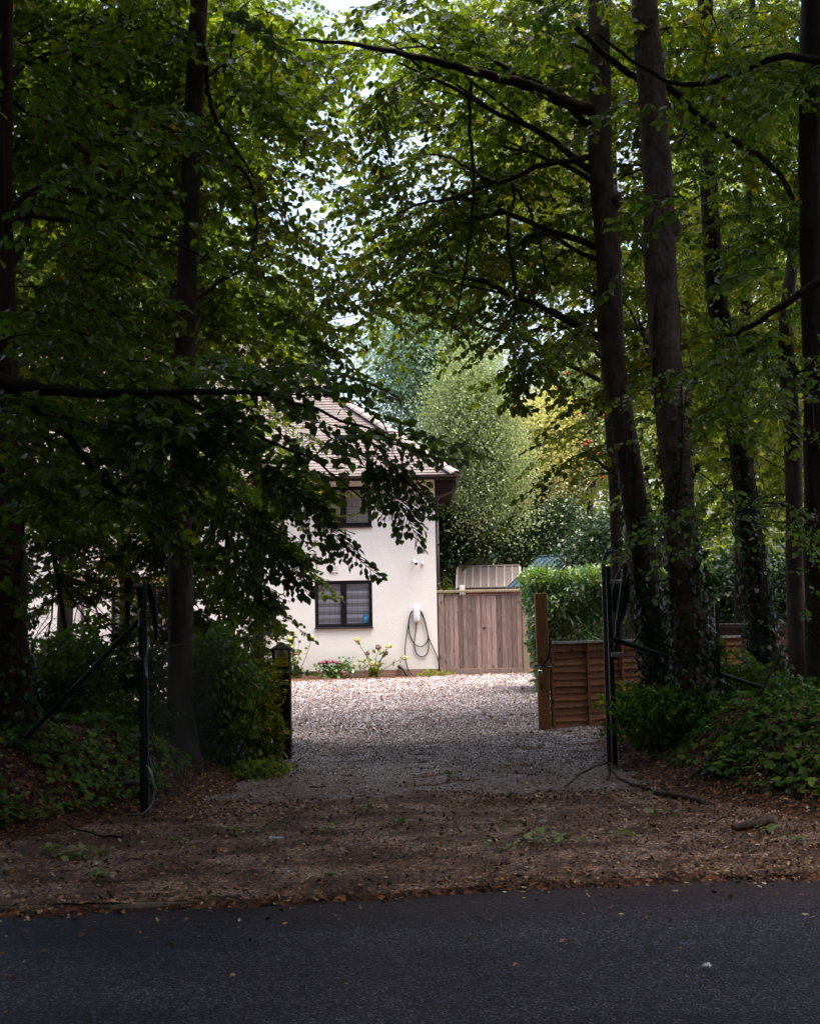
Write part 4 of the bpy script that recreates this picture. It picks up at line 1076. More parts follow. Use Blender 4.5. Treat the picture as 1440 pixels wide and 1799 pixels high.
def window(W, panes, kindc, sticker=False, leads=(4, 7)):
    x0, x1, z0, z1 = W; y = HY + .015
    fr = MB(); f = .075; mu = .12
    def ring(a, b, c, d, yy, t, dp):
        fr.bbox((a, yy, c), (b, yy + dp, c + t), .005); fr.bbox((a, yy, d - t), (b, yy + dp, d), .005)
        fr.box((a, yy + .002, c + t), (a + t, yy + dp - .002, d - t)); fr.box((b - t, yy + .002, c + t), (b, yy + dp - .002, d - t))
    ring(x0 + .001, x1 - .001, z0 + .03, z1 - .001, y, .055, .07)
    wp = (x1 - x0 - .11) / panes
    gl = MB(); bl = MB(); ld = MB()
    for i in range(panes):
        a = x0 + .055 + i * wp; b = a + wp
        if i > 0: fr.box((a - .04, y - .006, z0 + .086), (a + .04, y + .064, z1 - .057))
        g0, g1 = a + (.042 if i else .0), b - (.042 if i < panes - 1 else 0)
        c0, c1 = z0 + .087, z1 - .058
        s = .03
        fr.box((g0, y + .012, c0), (g1, y + .055, c0 + s)); fr.box((g0, y + .012, c1 - s), (g1, y + .055, c1))
        fr.box((g0, y + .013, c0 + s), (g0 + s, y + .054, c1 - s)); fr.box((g1 - s, y + .013, c0 + s), (g1, y + .054, c1 - s))
        gl.add([(g0 + s, y + .03, c0 + s), (g1 - s, y + .03, c0 + s), (g1 - s, y + .03, c1 - s), (g0 + s, y + .03, c1 - s)], [(0, 1, 2, 3)])
        nx_, nz_ = leads
        for k_ in range(1, nx_): 
            xx = g0 + s + (g1 - g0 - 2 * s) * k_ / nx_; ld.box((xx - .004, y + .022, c0 + s), (xx + .004, y + .028, c1 - s - (.12 if kindc == 'blind' else 0)))
        for k_ in range(1, nz_ + (1 if kindc == 'blind' else 0)):
            zz = c0 + s + (c1 - c0 - 2 * s - (.12 if kindc == 'blind' else 0)) * k_ / nz_; ld.box((g0 + s, y + .021, zz - .004), (g1 - s, y + .027, zz + .004))
    frame = fr.build('window', M['black_frame'], house)
    gl.build('pane', M['glass'], frame); ld.build('glazing_lead', M['lead'], frame)
    bl.box((x0 + .005, y + .075, z0 + .035), (x1 - .005, y + .08, z1 - .005)); bl.build('blind' if kindc == 'blind' else 'curtain', M[kindc], frame)
    sm = MB(); sm.bbox((x0 - .01, HY - .055, z0 - .012), (x1 + .015, HY + .1, z0 + .028), .006); sm.build('sill', M['sill'], frame)
    if sticker:
        s_ = MB(); cx_, cz_ = x1 - .17, z0 + .24; yy = y + .018
        pts = [(cx_ + .07 * math.cos(t), yy, cz_ + .055 + .07 * math.sin(t) * .55) for t in [math.pi * q / 8 for q in range(9)]] + [(cx_ - .065, yy, cz_ - .02), (cx_ - .035, yy, cz_ - .075), (cx_, yy, cz_ - .095), (cx_ + .035, yy, cz_ - .075), (cx_ + .065, yy, cz_ - .02)]
        s_.add(pts, [tuple(reversed(range(len(pts))))]); s_.build('sticker', M['blue_sticker'], frame)
        s_ = MB(); pts = [(cx_ + .022 * math.cos(t), yy - .003, cz_ + .01 + .028 * math.sin(t)) for t in [2 * math.pi * q / 12 for q in range(12)]]
        s_.add(pts, [tuple(range(12))]); o = s_.build('sticker_emblem', simple('pale_blue', (.12, .35, .55), .4), frame)
window(W1, 2, 'blind', True); window(W2, 2, 'curtain', False, (4, 6)); window(W3, 2, 'curtain', False, (4, 6)); window(W4, 2, 'curtain', False, (4, 6))
# timber lintel strip over the left ground floor window and a downpipe beside it
m = MB(); z_ = HZ(1018, 220); m.bbox((HX(136), HY - .06, z_ - .06), (HX(330), HY - .001, z_ + .06), .006); m.build('lintel', wood('lintel_wood', (.2, .11, .05), (.42, .27, .15), 'x', 5, False), house)
m = MB(); m.tube([(HX(146), HY - .05, HZ(1020, 150)), (HX(146), HY - .05, .1)], .04, 8); m.build('waste_pipe', M['brown_upvc'], house)
# air vent
m = MB(); a, b, c, d = HX(578), HX(594), HZ(1007, 586), HZ(992, 586); m.bbox((a, HY - .02, c), (b, HY - .001, d), .004)
for i in range(4): zz = c + (d - c) * (i + .6) / 4.5; m.box((a + .012, HY - .032, zz - .006), (b - .012, HY - .0195, zz + .022), Matrix.Rotation(R(-18), 3, 'X'))
m.build('vent', M['vent'], house)
# pale threshold strip of edging and small light under the eaves
m = MB(); m.bbox((HX(699, 850), HY - .06, HZ(857, 705)), (HX(712, 850), HY - .001, HZ(846, 705)), .006); o = m.build('bulkhead_light', M['brown_upvc'], house)
m = MB(); m.bbox((HX(701, 850), HY - .068, HZ(855, 705)), (HX(710, 850), HY - .0605, HZ(848, 705)), .003); m.build('diffuser', M['white_plastic'], o)

# security camera and sensor
cpos = Vector((HX(727, 987), HY, HZ(987, 727)))
t = thing('security_camera', 'small white bullet camera fixed high on the cream wall near the corner', 'security camera', cpos)
m = MB(); m.tube([cpos + Vector((-.02, -.001, .02)), cpos + Vector((-.02, -.02, .02))], .045, 14); m.tube([cpos + Vector((-.02, -.02, .02)), cpos + Vector((-.01, -.08, .01))], .014, 8); m.build('bracket', M['white_plastic'], t)
d_ = Vector((.42, -.80, -.42)).normalized(); c0 = cpos + Vector((-.03, -.05, .03))
m = MB(); m.tube([c0, c0 + d_ * .19], .042, 16); m.build('housing', M['white_plastic'], t)
m = MB(); m.tube([c0 + d_ * .191, c0 + d_ * .205], .037, 16); m.build('lens', M['rubber'], t)
cpos = Vector((HX(742, 990), HY, HZ(990, 742)))
t = thing('motion_sensor', 'small square white sensor box right of the bullet camera', 'sensor', cpos)
m = MB(); m.bbox((cpos.x - .04, HY - .055, cpos.z - .035), (cpos.x + .04, HY - .001, cpos.z + .045), .008); m.build('housing', M['white_plastic'], t)
m = MB(); m.ball(cpos + Vector((0, -.052, -.025)), .025, 10, 8); m.build('lens', M['grey_plastic'], t)

# charger
cpx = HX(731.5, 1078); cz0, cz1 = HZ(1092.5, 731), HZ(1064.5, 731)
t = thing('car_charger', 'white wall charger with black cable looped beneath it by the house corner', 'car charger', (cpx, HY, cz0))
m = MB(); K = 20
rings = []
hw_, hh = .086, (cz1 - cz0) / 2; cz_ = (cz0 + cz1) / 2
for (sx_, yy) in ((.92, -.001), (1.0, -.03), (1.0, -.075), (.90, -.10), (.70, -.108)):
    for q in range(K):
        an = 2 * math.pi * q / K; c_, s_ = math.cos(an), math.sin(an); e = .42
        taper = 1 - .06 * (1 if s_ < 0 else 0)
        rings.append((cpx + hw_ * sx_ * taper * math.copysign(abs(c_) ** e, c_), HY + yy, cz_ + hh * (sx_ * .5 + .5) * math.copysign(abs(s_) ** e, s_)))
fs = [(r * K + q, r * K + (q + 1) % K, (r + 1) * K + (q + 1) % K, (r + 1) * K + q) for r in range(4) for q in range(K)] + [tuple(range(4 * K, 5 * K))]
m.add(rings, fs, True); m.build('body', M['white_plastic'], t)
def hp(u, v, dy=-.03): q = P(u, v, HY); return (q.x, HY + dy, q.z)
def zc(cx, cy): return (680 + cx / 7.194, 960 + cy / 7.196)   # detail coordinates
m = MB()
loops = [
 [(368, 955), (362, 1050), (345, 1180), (345, 1280), (375, 1360), (430, 1392), (490, 1370), (522, 1290), (518, 1160), (490, 1020), (462, 900), (430, 825), (395, 800), (350, 800), (300, 835), (278, 920), (275, 1040), (295, 1140), (340, 1225), (410, 1265), (470, 1245), (515, 1170), (500, 1060), (470, 930), (425, 830)],
 [(425, 835), (470, 930), (505, 1080), (530, 1170), (580, 1280), (630, 1400), (652, 1500), (640, 1590), (610, 1640)],
 [(320, 815), (285, 880), (262, 1020), (240, 1160), (226, 1300), (235, 1440), (262, 1550), (310, 1620), (352, 1652)],
 [(262, 1020), (290, 860), (350, 805), (420, 815), (478, 950), (520, 1160)]]
for i, lp in enumerate(loops):
    pts = [hp(*zc(a, b), -.03 - .012 * i - .01 * math.sin(j)) for j, (a, b) in enumerate(lp)]
    m.tube(smooth_path(pts, 5), .0125, 7)
m.build('cable', M['rubber'], t)
m = MB(); a = hp(*zc(155, 1520), -.06); b = hp(*zc(255, 1640), -.16)
m.tube(smooth_path([a, tuple((Vector(a) + Vector(b)) / 2 + Vector((.02, 0, .03))), b], 4), [.05, .045, .036, .032, .032, .036, .04, .04, .04][:9], 10); m.ball(a, .052, 10, 8)
m.build('plug', M['rubber'], t)

# planting by the wall
def flower_shrub(name, label, base_u, base_v, heads, Y=34.75):
    b = P(base_u, base_v, Y); t = thing(name, label, 'shrub', (b.x, b.y, 0), 'hydrangeas against the cream wall')
    st = MB(); fl = MB(); fb = MB(); pos = []
    for (u, v, r_, kd) in heads:
        e = P(u, v, Y - random.uniform(0, .25)); 
        pth = bez(Vector((b.x + random.uniform(-.06, .06), b.y, .02)), e, .12, 7); st.tube(pth, [.009 * (1 - .07 * i) for i in range(8)], 5)
        for _ in range(34):
            d = Vector((random.gauss(0, 1), random.gauss(0, 1), random.gauss(0, 1))).normalized() * r_ * .72
            (fl if kd else fb).ball(e + Vector((d.x, d.y, d.z * .75)), r_ * random.uniform(.2, .34), 5, 4)
        for _ in range(9):
            i = random.randint(1, 6); pos.append(tuple(pth[i] + Vector((random.uniform(-.06, .06), random.uniform(-.06, .06), random.uniform(-.03, .03)))))
    st.build('stem', M['stem'], t)
    if fl.v: fl.build('flower_head', M['flower_cream'], t)
    if fb.v: fb.build('dried_flower_head', M['flower_brown'], t)
    for _ in range(26): pos.append((b.x + random.uniform(-.22, .22), b.y + random.uniform(-.1, .1), random.uniform(.03, .22)))
    pos = np.array(pos); n = len(pos); a = RNG.normal(0, 1, (n, 3)); nr = RNG.normal(0, .6, (n, 3)); nr[:, 2] += 1
    scatter_mesh('foliage', BEECH, pos, a, nr, RNG.uniform(.06, .14, n), RNG.uniform(.4, 1, n), M['lime'], t)
flower_shrub('hydrangea', 'leggy hydrangea with cream heads behind the sign post', 522, 1192, [(516, 1112, .075, 1), (508, 1122, .07, 1), (547, 1120, .075, 1), (512, 1137, .06, 1), (517, 1148, .08, 0), (516, 1163, .07, 1), (526, 1127, .05, 0)])
flower_shrub('hydrangea', 'sprawling hydrangea with cream and faded brown heads left of the charger', 660, 1190, [(627, 1124, .085, 1), (664, 1137, .09, 0), (684, 1135, .075, 1), (680, 1136, .06, 1), (677, 1147, .08, 0), (645, 1148, .075, 0), (632, 1160, .06, 1), (653, 1166, .075, 1), (711, 1156, .07, 1), (623, 1168, .05, 1)])
b = P(588, 1193, 34.6); t = thing('sedum', 'low sedum with a flat pink flower head at the foot of the wall', 'plant', (b.x, b.y, 0))
m = MB()
for _ in range(150):
    u = random.uniform(-1, 1); w_ = random.uniform(-1, 1); 
    if u * u + w_ * w_ > 1: continue
    m.ball((b.x - .12 + u * .27, b.y - .05 + w_ * .16, .36 + .05 * (1 - u * u) + random.uniform(-.02, .02)), .032, 5, 4)
for _ in range(14): m.ball((b.x + .25 + random.uniform(-.06, .06), b.y - .2, .12 + random.uniform(-.05, .05)), .04, 5, 4)
m.build('flower_head', M['flower_pink'], t)
n = 420; pos = np.stack([b.x + RNG.normal(0, .20, n), b.y + RNG.normal(-.05, .1, n), RNG.uniform(.03, .34, n)], 1)
pos[:60, 0] = b.x + .28 + RNG.normal(0, .08, 60); pos[:60, 2] = RNG.uniform(.25, .5, 60)
a = RNG.normal(0, 1, (n, 3)); a[:, 2] += .3; nr = RNG.normal(0, .5, (n, 3)); nr[:, 2] += 1
scatter_mesh('foliage', BEECH, pos, a, nr, RNG.uniform(.05, .11, n), RNG.uniform(.1, .9, n), M['laurel'], t)
m = MB(); 
for i in range(10): m.tube([(b.x + random.uniform(-.1, .1), b.y, 0), (b.x + random.uniform(-.25, .25), b.y, .33)], .008, 5)
m.build('stem', M['stem'], t)
# weeds at the charger foot
for (u, v, lb, nn) in [(752, 1187, 'small green weed at the corner of the house wall', 60), (778, 1189, 'small bright weed before the left gate post', 30)]:
    b = P(u, v, 34.6); t = thing('weed', lb, 'weed', (b.x, b.y, 0), 'weeds by the wall')
    pos = np.stack([b.x + RNG.normal(0, .12, nn), b.y + RNG.normal(0, .06, nn), RNG.uniform(.01, .14, nn)], 1); a = RNG.normal(0, 1, (nn, 3)); a[:, 2] += .8
    nr = RNG.normal(0, .6, (nn, 3)); scatter_mesh('foliage', BEECH, pos, a, nr, RNG.uniform(.05, .09, nn), RNG.uniform(.4, 1, nn), M['lime'], t)

# ------------------------------------------------------------------ the tall wooden gate
gx0, gx1 = HX(766, 1100), HX(928, 1100); GY = 35.1; gz1 = HZ(1036, 845)
t = thing('wooden_gate', 'tall closed double gate of weathered vertical boards beside the house', 'gate', ((gx0 + gx1) / 2, GY, 0))
m = MB(); m.bbox((gx0 + .06, GY - .08, -.1), (gx0 + .2, GY + .06, gz1 - .06), .008); m.build('post', M['gate_wood'], t)
m = MB(); m.bbox((gx1 - .14, GY - .08, -.1), (gx1, GY + .06, gz1 - .06), .008); m.build('post', M['rail_wood'], t)
m = MB(); m.bbox((gx0 + .02, GY - .10, gz1 - .058), (gx1 + .03, GY + .08, gz1), .01); m.build('top_rail', M['rail_wood'], t)
xm = HX(845, 1100)
for (a, b, nbd) in ((gx0 + .215, xm - .006, 8), (xm + .006, gx1 - .155, 8)):
    m = MB(); wd = (b - a) / nbd
    for i in range(nbd):
        o_ = random.uniform(-.004, .004); hh_ = random.uniform(-.012, .012)
        m.bbox((a + i * wd + .004, GY - .045 + o_ + (.010 if i % 2 else 0), .16), (a + (i + 1) * wd - .003, GY - .018 + o_ + (.010 if i % 2 else 0), gz1 - .14 + hh_), .004)
    leafm = m.build('board_leaf', M['gate_wood'], t)
    for (y0_, y1_, z0_, z1_) in ((-.052, -.008, .03, .155), (-.005, .03, .3, .42), (-.005, .03, 1.5, 1.62), (-.05, -.002, gz1 - .135, gz1 - .108)):
        m = MB(); m.bbox((a, GY + y0_, z0_), (b, GY + y1_, z1_), .004); m.build('rail', M['gate_wood'], leafm)
m = MB(); c = P(850.5, 1103, 35); m.ball((c.x, GY - .05, c.z), .035, 10, 8, (1, .4, 1)); m.build('handle', M['brown_upvc'], t)
c = P(920.5, 1063, 35); t2 = thing('key_safe', 'small grey box fixed on the right post of the tall gate', 'key safe', (c.x, GY - .1, c.z))
m = MB(); m.bbox((c.x - .05, GY - .13, c.z - .06), (c.x + .04, GY - .081, c.z + .07), .01); m.build('body', M['grey_plastic'], t2)
m = MB(); m.box((c.x - .03, GY - .135, c.z - .01), (c.x + .02, GY - .1302, c.z + .03)); m.build('keypad', M['rubber'], t2)

# ------------------------------------------------------------------ sheds
def shed(name, label, c, L, W, z_e, z_r, rot, roof_m, ribs, seam_m=None):
    seam_m = seam_m or M['seam']
    t = thing(name, label, 'shed', (c[0], c[1], 0), 'sheds beyond the gate'); Rm = Matrix.Rotation(rot, 3, 'Z'); C = Vector((c[0], c[1], 0))
    def tr(p): return Rm @ Vector(p) + C
    m = MB(); w2, l2 = W / 2, L / 2
    vs = [tr(p) for p in ((-l2, -w2, 0), (l2, -w2, 0), (l2, w2, 0), (-l2, w2, 0), (-l2, -w2, z_e), (l2, -w2, z_e), (l2, w2, z_e), (-l2, w2, z_e), (-l2, 0, z_r - .05), (l2, 0, z_r - .05))]
    m.add(vs, [(0, 1, 5, 4), (2, 3, 7, 6), (0, 4, 8, 7, 3), (1, 2, 6, 9, 5)]); m.build('wall', M['shed_wall'], t)
    m = MB(); rb = MB(); rbs = []; o_ = .12; sl_ = (z_r - z_e) / w2
    for s in (-1, 1):
        a = [(-l2 - o_, s * (w2 + o_), z_e - o_ * sl_ + .03), (l2 + o_, s * (w2 + o_), z_e - o_ * sl_ + .03), (l2 + o_, 0, z_r + .03), (-l2 - o_, 0, z_r + .03)]
        b = [(x, y, z - .04) for x, y, z in a]
        m.add([tr(p) for p in a + b], [(0, 1, 2, 3), (7, 6, 5, 4), (0, 4, 5, 1), (1, 5, 6, 2), (2, 6, 7, 3), (3, 7, 4, 0)])
        for i in range(ribs + 1):
            x = -l2 - o_ + (L + 2 * o_) * i / ribs; x = min(max(x, -l2 - o_ + .02), l2 + o_ - .02)
            a = [(x - .014, s * (w2 + o_), z_e - o_ * sl_ + .032), (x + .014, s * (w2 + o_), z_e - o_ * sl_ + .032), (x + .014, 0, z_r + .032), (x - .014, 0, z_r + .032)]
            b = [(q[0], q[1], q[2] + .028) for q in a]
            rb.add([tr(p) for p in a + b], [(4, 5, 6, 7), (0, 4, 7, 3), (1, 2, 6, 5), (0, 1, 5, 4)])
        rbs.append(1)
    rf = m.build('roof', roof_m, t); rb.build('seam', seam_m, rf)
    m = MB(); m.bbox((0, 0, 0), (1, .08, .07), .01); m.v = [tuple(tr((-l2 - o_ + x * (L + 2 * o_), -(w2 + o_) - .08 + y, z_e - o_ * sl_ - .03 + z))) for x, y, z in m.v]; m.build('gutter', M['brown_upvc'], rf)
    m = MB(); m.tube([tr((-l2 - o_, 0, z_r + .04)), tr((l2 + o_, 0, z_r + .04))], .035, 8); m.build('ridge_cap', roof_m, rf)
    m = MB()
    for x in (-l2 - o_ - .003, l2 + o_ + .003):
        for s in (-1, 1): m.tube([tr((x, s * (w2 + o_), z_e - o_ * sl_ + .0)), tr((x, 0, z_r))], .03, 4)
    m.build('barge_board', M['white_trim'], t)
    return t
c = P(858, 1010, 42.6); zr_ = P(858, 997, 42.6).z; ze_ = P(858, 1029, 41.6).z
shed('garden_shed', 'shed with a tan ribbed roof and white gable trim above the tall gate', (c.x, 42.6), 1.62, 1.7, ze_, zr_, R(-4), M['tan_roof'], 8)
c = P(968, 1000, 40.5); zr_ = P(975, 990, 40.5).z
shed('garden_shed', 'shed with a dark blue green ribbed roof left of the laurel hedge', (4.02, 39.3), 1.2, 2.2, zr_ - .62, zr_ + .14, R(-52), M['blue_roof'], 6, simple('dark_seam', (.015, .035, .05), .5))
c = P(812, 1031, 41.2)
t = thing('bird_feeder', 'small white bracketed box on the near corner of the tan roofed shed', 'bird feeder', (c.x, 41.0, c.z))
m = MB(); m.bbox((c.x - .09, 40.95, c.z - .12), (c.x + .06, 41.05, c.z + .04), .01); m.build('box', M['white_trim'], t)
m = MB(); 
for i in range(4): m.box((c.x - .09 + i * .045, 40.96, c.z - .24), (c.x - .07 + i * .045, 40.98, c.z - .1205))
m.build('bar', M['white_trim'], t)

# ------------------------------------------------------------------ laurel hedge
hx0, hx1, hy0, hy1, hz = 2.25, 7.0, 26.5, 29.0, P(1000, 1010, 27).z
t = thing('laurel_hedge', 'glossy clipped laurel hedge behind the low panel fence', 'hedge', ((hx0 + hx1) / 2, (hy0 + hy1) / 2, 0))
def hedge_pts(n, x0, x1, y0, y1, z1, thick=.35):
    p = np.stack([RNG.uniform(x0, x1, n), RNG.uniform(y0, y1, n), RNG.uniform(0.1, z1, n)], 1)
    f = RNG.integers(0, 10, n); d = RNG.exponential(thick * .35, n)
    wv = .17 * fnoise(p[:, 0] * 2.2, p[:, 2] * 2.5) + .05 * fnoise(p[:, 0] * 7, p[:, 2] * 7 + 3)
    p[f < 5, 1] = (y0 + d + wv)[f < 5]; g = (f >= 5) & (f < 8); p[g, 2] = (z1 - d * .8 + wv * .9)[g]; g = f >= 8; p[g, 0] = (x0 + d + .17 * fnoise(p[:, 1] * 2.5, p[:, 2] * 2.5) + .30 * (1 - p[:, 2] / z1))[g]
    nr = np.zeros((n, 3)); nr[f < 5] = (0, -1, .6); nr[(f >= 5) & (f < 8)] = (0, -.2, 1); nr[f >= 8] = (-1, -.2, .5)
    return p, nr
n = 27000; p, nr = hedge_pts(n, hx0, hx1, hy0, hy1, hz)
nr = nr + RNG.normal(0, .45, (n, 3)); a = RNG.normal(0, .7, (n, 3)); a[:, 2] -= .35
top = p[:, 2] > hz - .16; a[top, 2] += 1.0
vr = np.clip(RNG.normal(.4, .2, n) + top * .4, 0, 1)  # top leaves take the lighter colour: backlight on the top is painted in
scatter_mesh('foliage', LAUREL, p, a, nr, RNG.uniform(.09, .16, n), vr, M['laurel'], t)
m = MB()
for i in range(26):
    x = random.uniform(hx0 + .3, hx1 - .2); y = random.uniform(hy0 + .5, hy1 - .4)
    m.tube(bez(Vector((x, y, -.1)), Vector((x + random.uniform(-.4, .4), y + random.uniform(-.4, .3), hz - .3)), .02, 6), [.03 * (1 - .1 * q) for q in range(7)], 6)
m.build('stem', M['bark_dark'], t)

# ------------------------------------------------------------------ low panel fence with its post
FY = 18.8
pb = P(957, 1288, FY); pt = P(952, 1042, FY)
t = thing('gate_post', 'square orange brown timber post standing at the right side of the drive', 'post', (pb.x, FY, pb.z))
m = MB(); Rz = Matrix.Rotation(R(0), 3, 'Z')
lean = pt.x - pb.x
px_, hw_ = pb.x, .068
m.bbox((px_ - hw_ - .012, FY - .07, -.1), (px_ + .075, FY + .07, pt.z), .008, Matrix.Rotation(R(-.4), 3, 'Y'), (px_, FY, 0)); m.build('shaft', M['post_wood'], t)
def shackle(t, c):
    m = MB(); m.bbox((c.x - .028, c.y - .02, c.z - .045), (c.x + .028, c.y + .012, c.z + .02), .006); m.build('body', M['galv'], t)
    m = MB(); m.tube([c + Vector((-.02 , -.004, .02)), c + Vector((-.02, -.004, .05)), c + Vector((-.012, -.004, .066)), c + Vector((.012, -.004, .066)), c + Vector((.02, -.004, .05)), c + Vector((.02, -.004, .02))], .006, 6); m.build('shackle', M['galv'], t)
c = P(948, 1180, FY - .12); t = thing('padlock', 'silver padlock hanging on the chain round the orange brown post', 'padlock', c); shackle(t, c)
c = P(951, 1170, FY - .09)
t = thing('chain', 'dark steel chain wrapped round the orange brown post', 'chain', c)
m = MB()
for i in range(16):
    a = 2 * math.pi * i / 16; e = Vector((math.cos(a) * .105, math.sin(a) * .1, .02 * math.sin(a * 2))) + Vector((pb.x, FY, c.z))
    m.ball(e, .017, 6, 5, (1.3, 1.3, .8))
m.build('links', M['steel_worn'], t)
a0 = P(966, 1122, FY - .1); b0 = P(951, 1170, FY - .1)
t = thing('strap', 'black rubber strap hanging slack down the side of the orange brown post', 'strap', a0)
m = MB(); m.tube(smooth_path([tuple(a0), tuple(P(966, 1140, FY - .11)), tuple(P(961, 1156, FY - .12)), tuple(b0)], 5), [.022] * 6 + [.028] * 5 + [.018] * 5, 6); m.build('band', M['rubber'], t)

t = thing('panel_fence', 'low fence of rusty brown horizontal waney boards right of the drive', 'fence', (3.2, FY + .3, 0))
fa = P(965, 1284, FY + .06); fb = P(1190, 1268, FY + 1.2)     # foot line
ztop = P(966, 1126, FY + .06).z
dirv = Vector((fb.x - fa.x, fb.y - fa.y, 0)); Ltot = 5.4; dirv.normalize(); nrmv = Vector((dirv.y, -dirv.x, 0))
def fp(s, o, z): q = Vector((fa.x, fa.y, 0)) + dirv * s + nrmv * o; return Vector((q.x, q.y, z))
def fbox(m, s0, s1, o0, o1, z0, z1, tilt=0):
    m.add([fp(s0, o0, z0), fp(s1, o0, z0), fp(s1, o1, z0), fp(s0, o1, z0), fp(s0, o0 - tilt, z1), fp(s1, o0 - tilt, z1), fp(s1, o1 - tilt, z1), fp(s0, o1 - tilt, z1)],
          ((0, 3, 2, 1), (4, 5, 6, 7), (0, 1, 5, 4), (1, 2, 6, 5), (2, 3, 7, 6), (3, 0, 4, 7)))
for pnl in range(3):
    s0 = .02 + pnl * 1.83; s1 = s0 + 1.78
    m = MB(); nb_ = 12; hb = (ztop - .06) / nb_
    for i in range(nb_):
        z0 = .03 + i * hb
        # waney lower edge: strip of quads with a wandering bottom
        K = 14; vs = []
        for q in range(K + 1):
            s = s0 + (s1 - s0) * q / K; wz = .016 * mnoise.noise(Vector((s * 2.5, i * 3.1, pnl * 7)))
            vs += [fp(s, .034, z0 - .022 + wz), fp(s, .020, z0 - .022 + wz), fp(s, .002, z0 + hb), fp(s, -.006, z0 + hb)]
        fs = []
        for q in range(K):
            k4 = q * 4; fs += [(k4, k4 + 4, k4 + 6, k4 + 2), (k4 + 1, k4 + 3, k4 + 7, k4 + 5), (k4, k4 + 1, k4 + 5, k4 + 4), (k4 + 2, k4 + 6, k4 + 7, k4 + 3)]
        m.add(vs, fs)
    m.build('board_panel', M['panel_wood'], t)
    m = MB()
    for s in (s0, s0 + .59, s0 + 1.18, s1 - .035): fbox(m, s, s + .035, .036, .058, .0, ztop - .045)
    m.build('batten', M['panel_wood'], t)
    m = MB(); fbox(m, s0 - .02, s1 + .02, -.02, .06, ztop - .043, ztop - .012); m.build('capping', M['cap_wood'], t)
    if pnl:
        m = MB(); fbox(m, s0 - .045, s0 - .003, -.04, .04, -.1, ztop - .046); m.build('post', M['post_wood'], t)
# bit of red brick wall showing between the trunks
a = P(1228, 1105, 21); b = P(1262, 1200, 21)
t = thing('brick_wall', 'short stretch of red brick wall with pale coping glimpsed between the right trunks', 'wall', ((a.x + b.x) / 2 + .8, 21, 0))
m = MB(); m.box((a.x - .2, 21, -.1), (b.x + 2.2, 21.22, a.z)); m.build('wall', M['brick'], t)
m = MB(); m.bbox((a.x - .24, 20.96, a.z + .001), (b.x + 2.24, 21.26, a.z + .07), .01); m.build('coping', M['concrete'], t)

# ------------------------------------------------------------------ sign post
CYY = 15.7
pb = P(497, 1332, CYY); pt = P(494, 1141, CYY)
t = thing('gate_post', 'dark pointed timber post at the left side of the drive carrying the yellow sign', 'post', (pb.x, CYY, 0))
hw_ = 31 / F_PX * CYY / 2
cx_ = (pb.x + pt.x) / 2
m = MB(); z1 = pt.z
vs = [(cx_ - hw_, CYY - hw_, -.1), (cx_ + hw_, CYY - hw_, -.1), (cx_ + hw_, CYY + hw_, -.1), (cx_ - hw_, CYY + hw_, -.1)]
vs += [(x, y, z1) for x, y, _ in vs]; m.add(vs, [(0, 1, 5, 4), (1, 2, 6, 5), (2, 3, 7, 6), (3, 0, 4, 7)]); m.build('shaft', M['old_post'], t)
m = MB(); e = .012; zt = P(494, 1129, CYY).z
vs = [(cx_ - hw_ - e, CYY - hw_ - e, z1 - .006), (cx_ + hw_ + e, CYY - hw_ - e, z1 - .006), (cx_ + hw_ + e, CYY + hw_ + e, z1 - .006), (cx_ - hw_ - e, CYY + hw_ + e, z1 - .006)]
vs += [(x, y, z1 + .012) for x, y, _ in vs] + [(cx_, CYY, zt + .01)]
m.add(vs, [(0, 1, 5, 4), (1, 2, 6, 5), (2, 3, 7, 6), (3, 0, 4, 7), (4, 5, 8), (5, 6, 8), (6, 7, 8), (7, 4, 8), (3, 2, 1, 0)]); m.build('cap', simple('weathered_cap', (.11, .075, .06), .8, .2, 0, 20, .4, .004), t)
# sign
yy = CYY - hw_
q0 = P(484, 1171, yy); q1 = P(506.5, 1141, yy)
sx0, sx1, sz0, sz1 = cx_ - hw_ + .035, cx_ + hw_ - .012, q0.z, q1.z
t = thing('warning_sign', 'small yellow and white CCTV warning sign on the dark pointed post', 'sign', ((sx0 + sx1) / 2, yy - .004, sz0))
sp_ = sz0 + (sz1 - sz0) * .55
m = MB(); m.box((sx0, yy - .005, sz0), (sx1, yy - .001, sz1)); m.build('plate', M['white_sign'], t)
m = MB(); m.box((sx0, yy - .0075, sz0), (sx1, yy - .0052, sp_)); m.build('yellow_panel', M['yellow_sign'], t)
cxs = (sx0 + sx1) / 2; S = (sz1 - sp_)
tri = lambda s, y, dz=0: [(cxs - s * .58, y, sp_ + S * .08 + (S * .8 * (1 - s / S)) * .35 + dz), (cxs + s * .58, y, sp_ + S * .08 + (S * .8 * (1 - s / S)) * .35 + dz), (cxs, y, sp_ + S * .08 + (S * .8 * (1 - s / S)) * .35 + s * .95 + dz)]
m = MB(); m.add(tri(S * .95, yy - .0085), [(0, 1, 2)]); m.build('triangle_border', M['black_ink'], t)
m = MB(); m.add(tri(S * .72, yy - .0105), [(0, 1, 2)]); m.build('triangle', M['yellow_sign'], t)
m = MB(); R_ = Matrix.Rotation(R(-25), 3, 'Y'); c = Vector((cxs, yy - .0125, sp_ + S * .36))
m.box(c - Vector((.017, .001, .006)), c + Vector((.017, .001, .008)), R_); m.box(c + Vector((-.016, -.001, -.016)), c + Vector((-.010, .001, -.004))); m.build('camera_symbol', M['black_ink'], t)
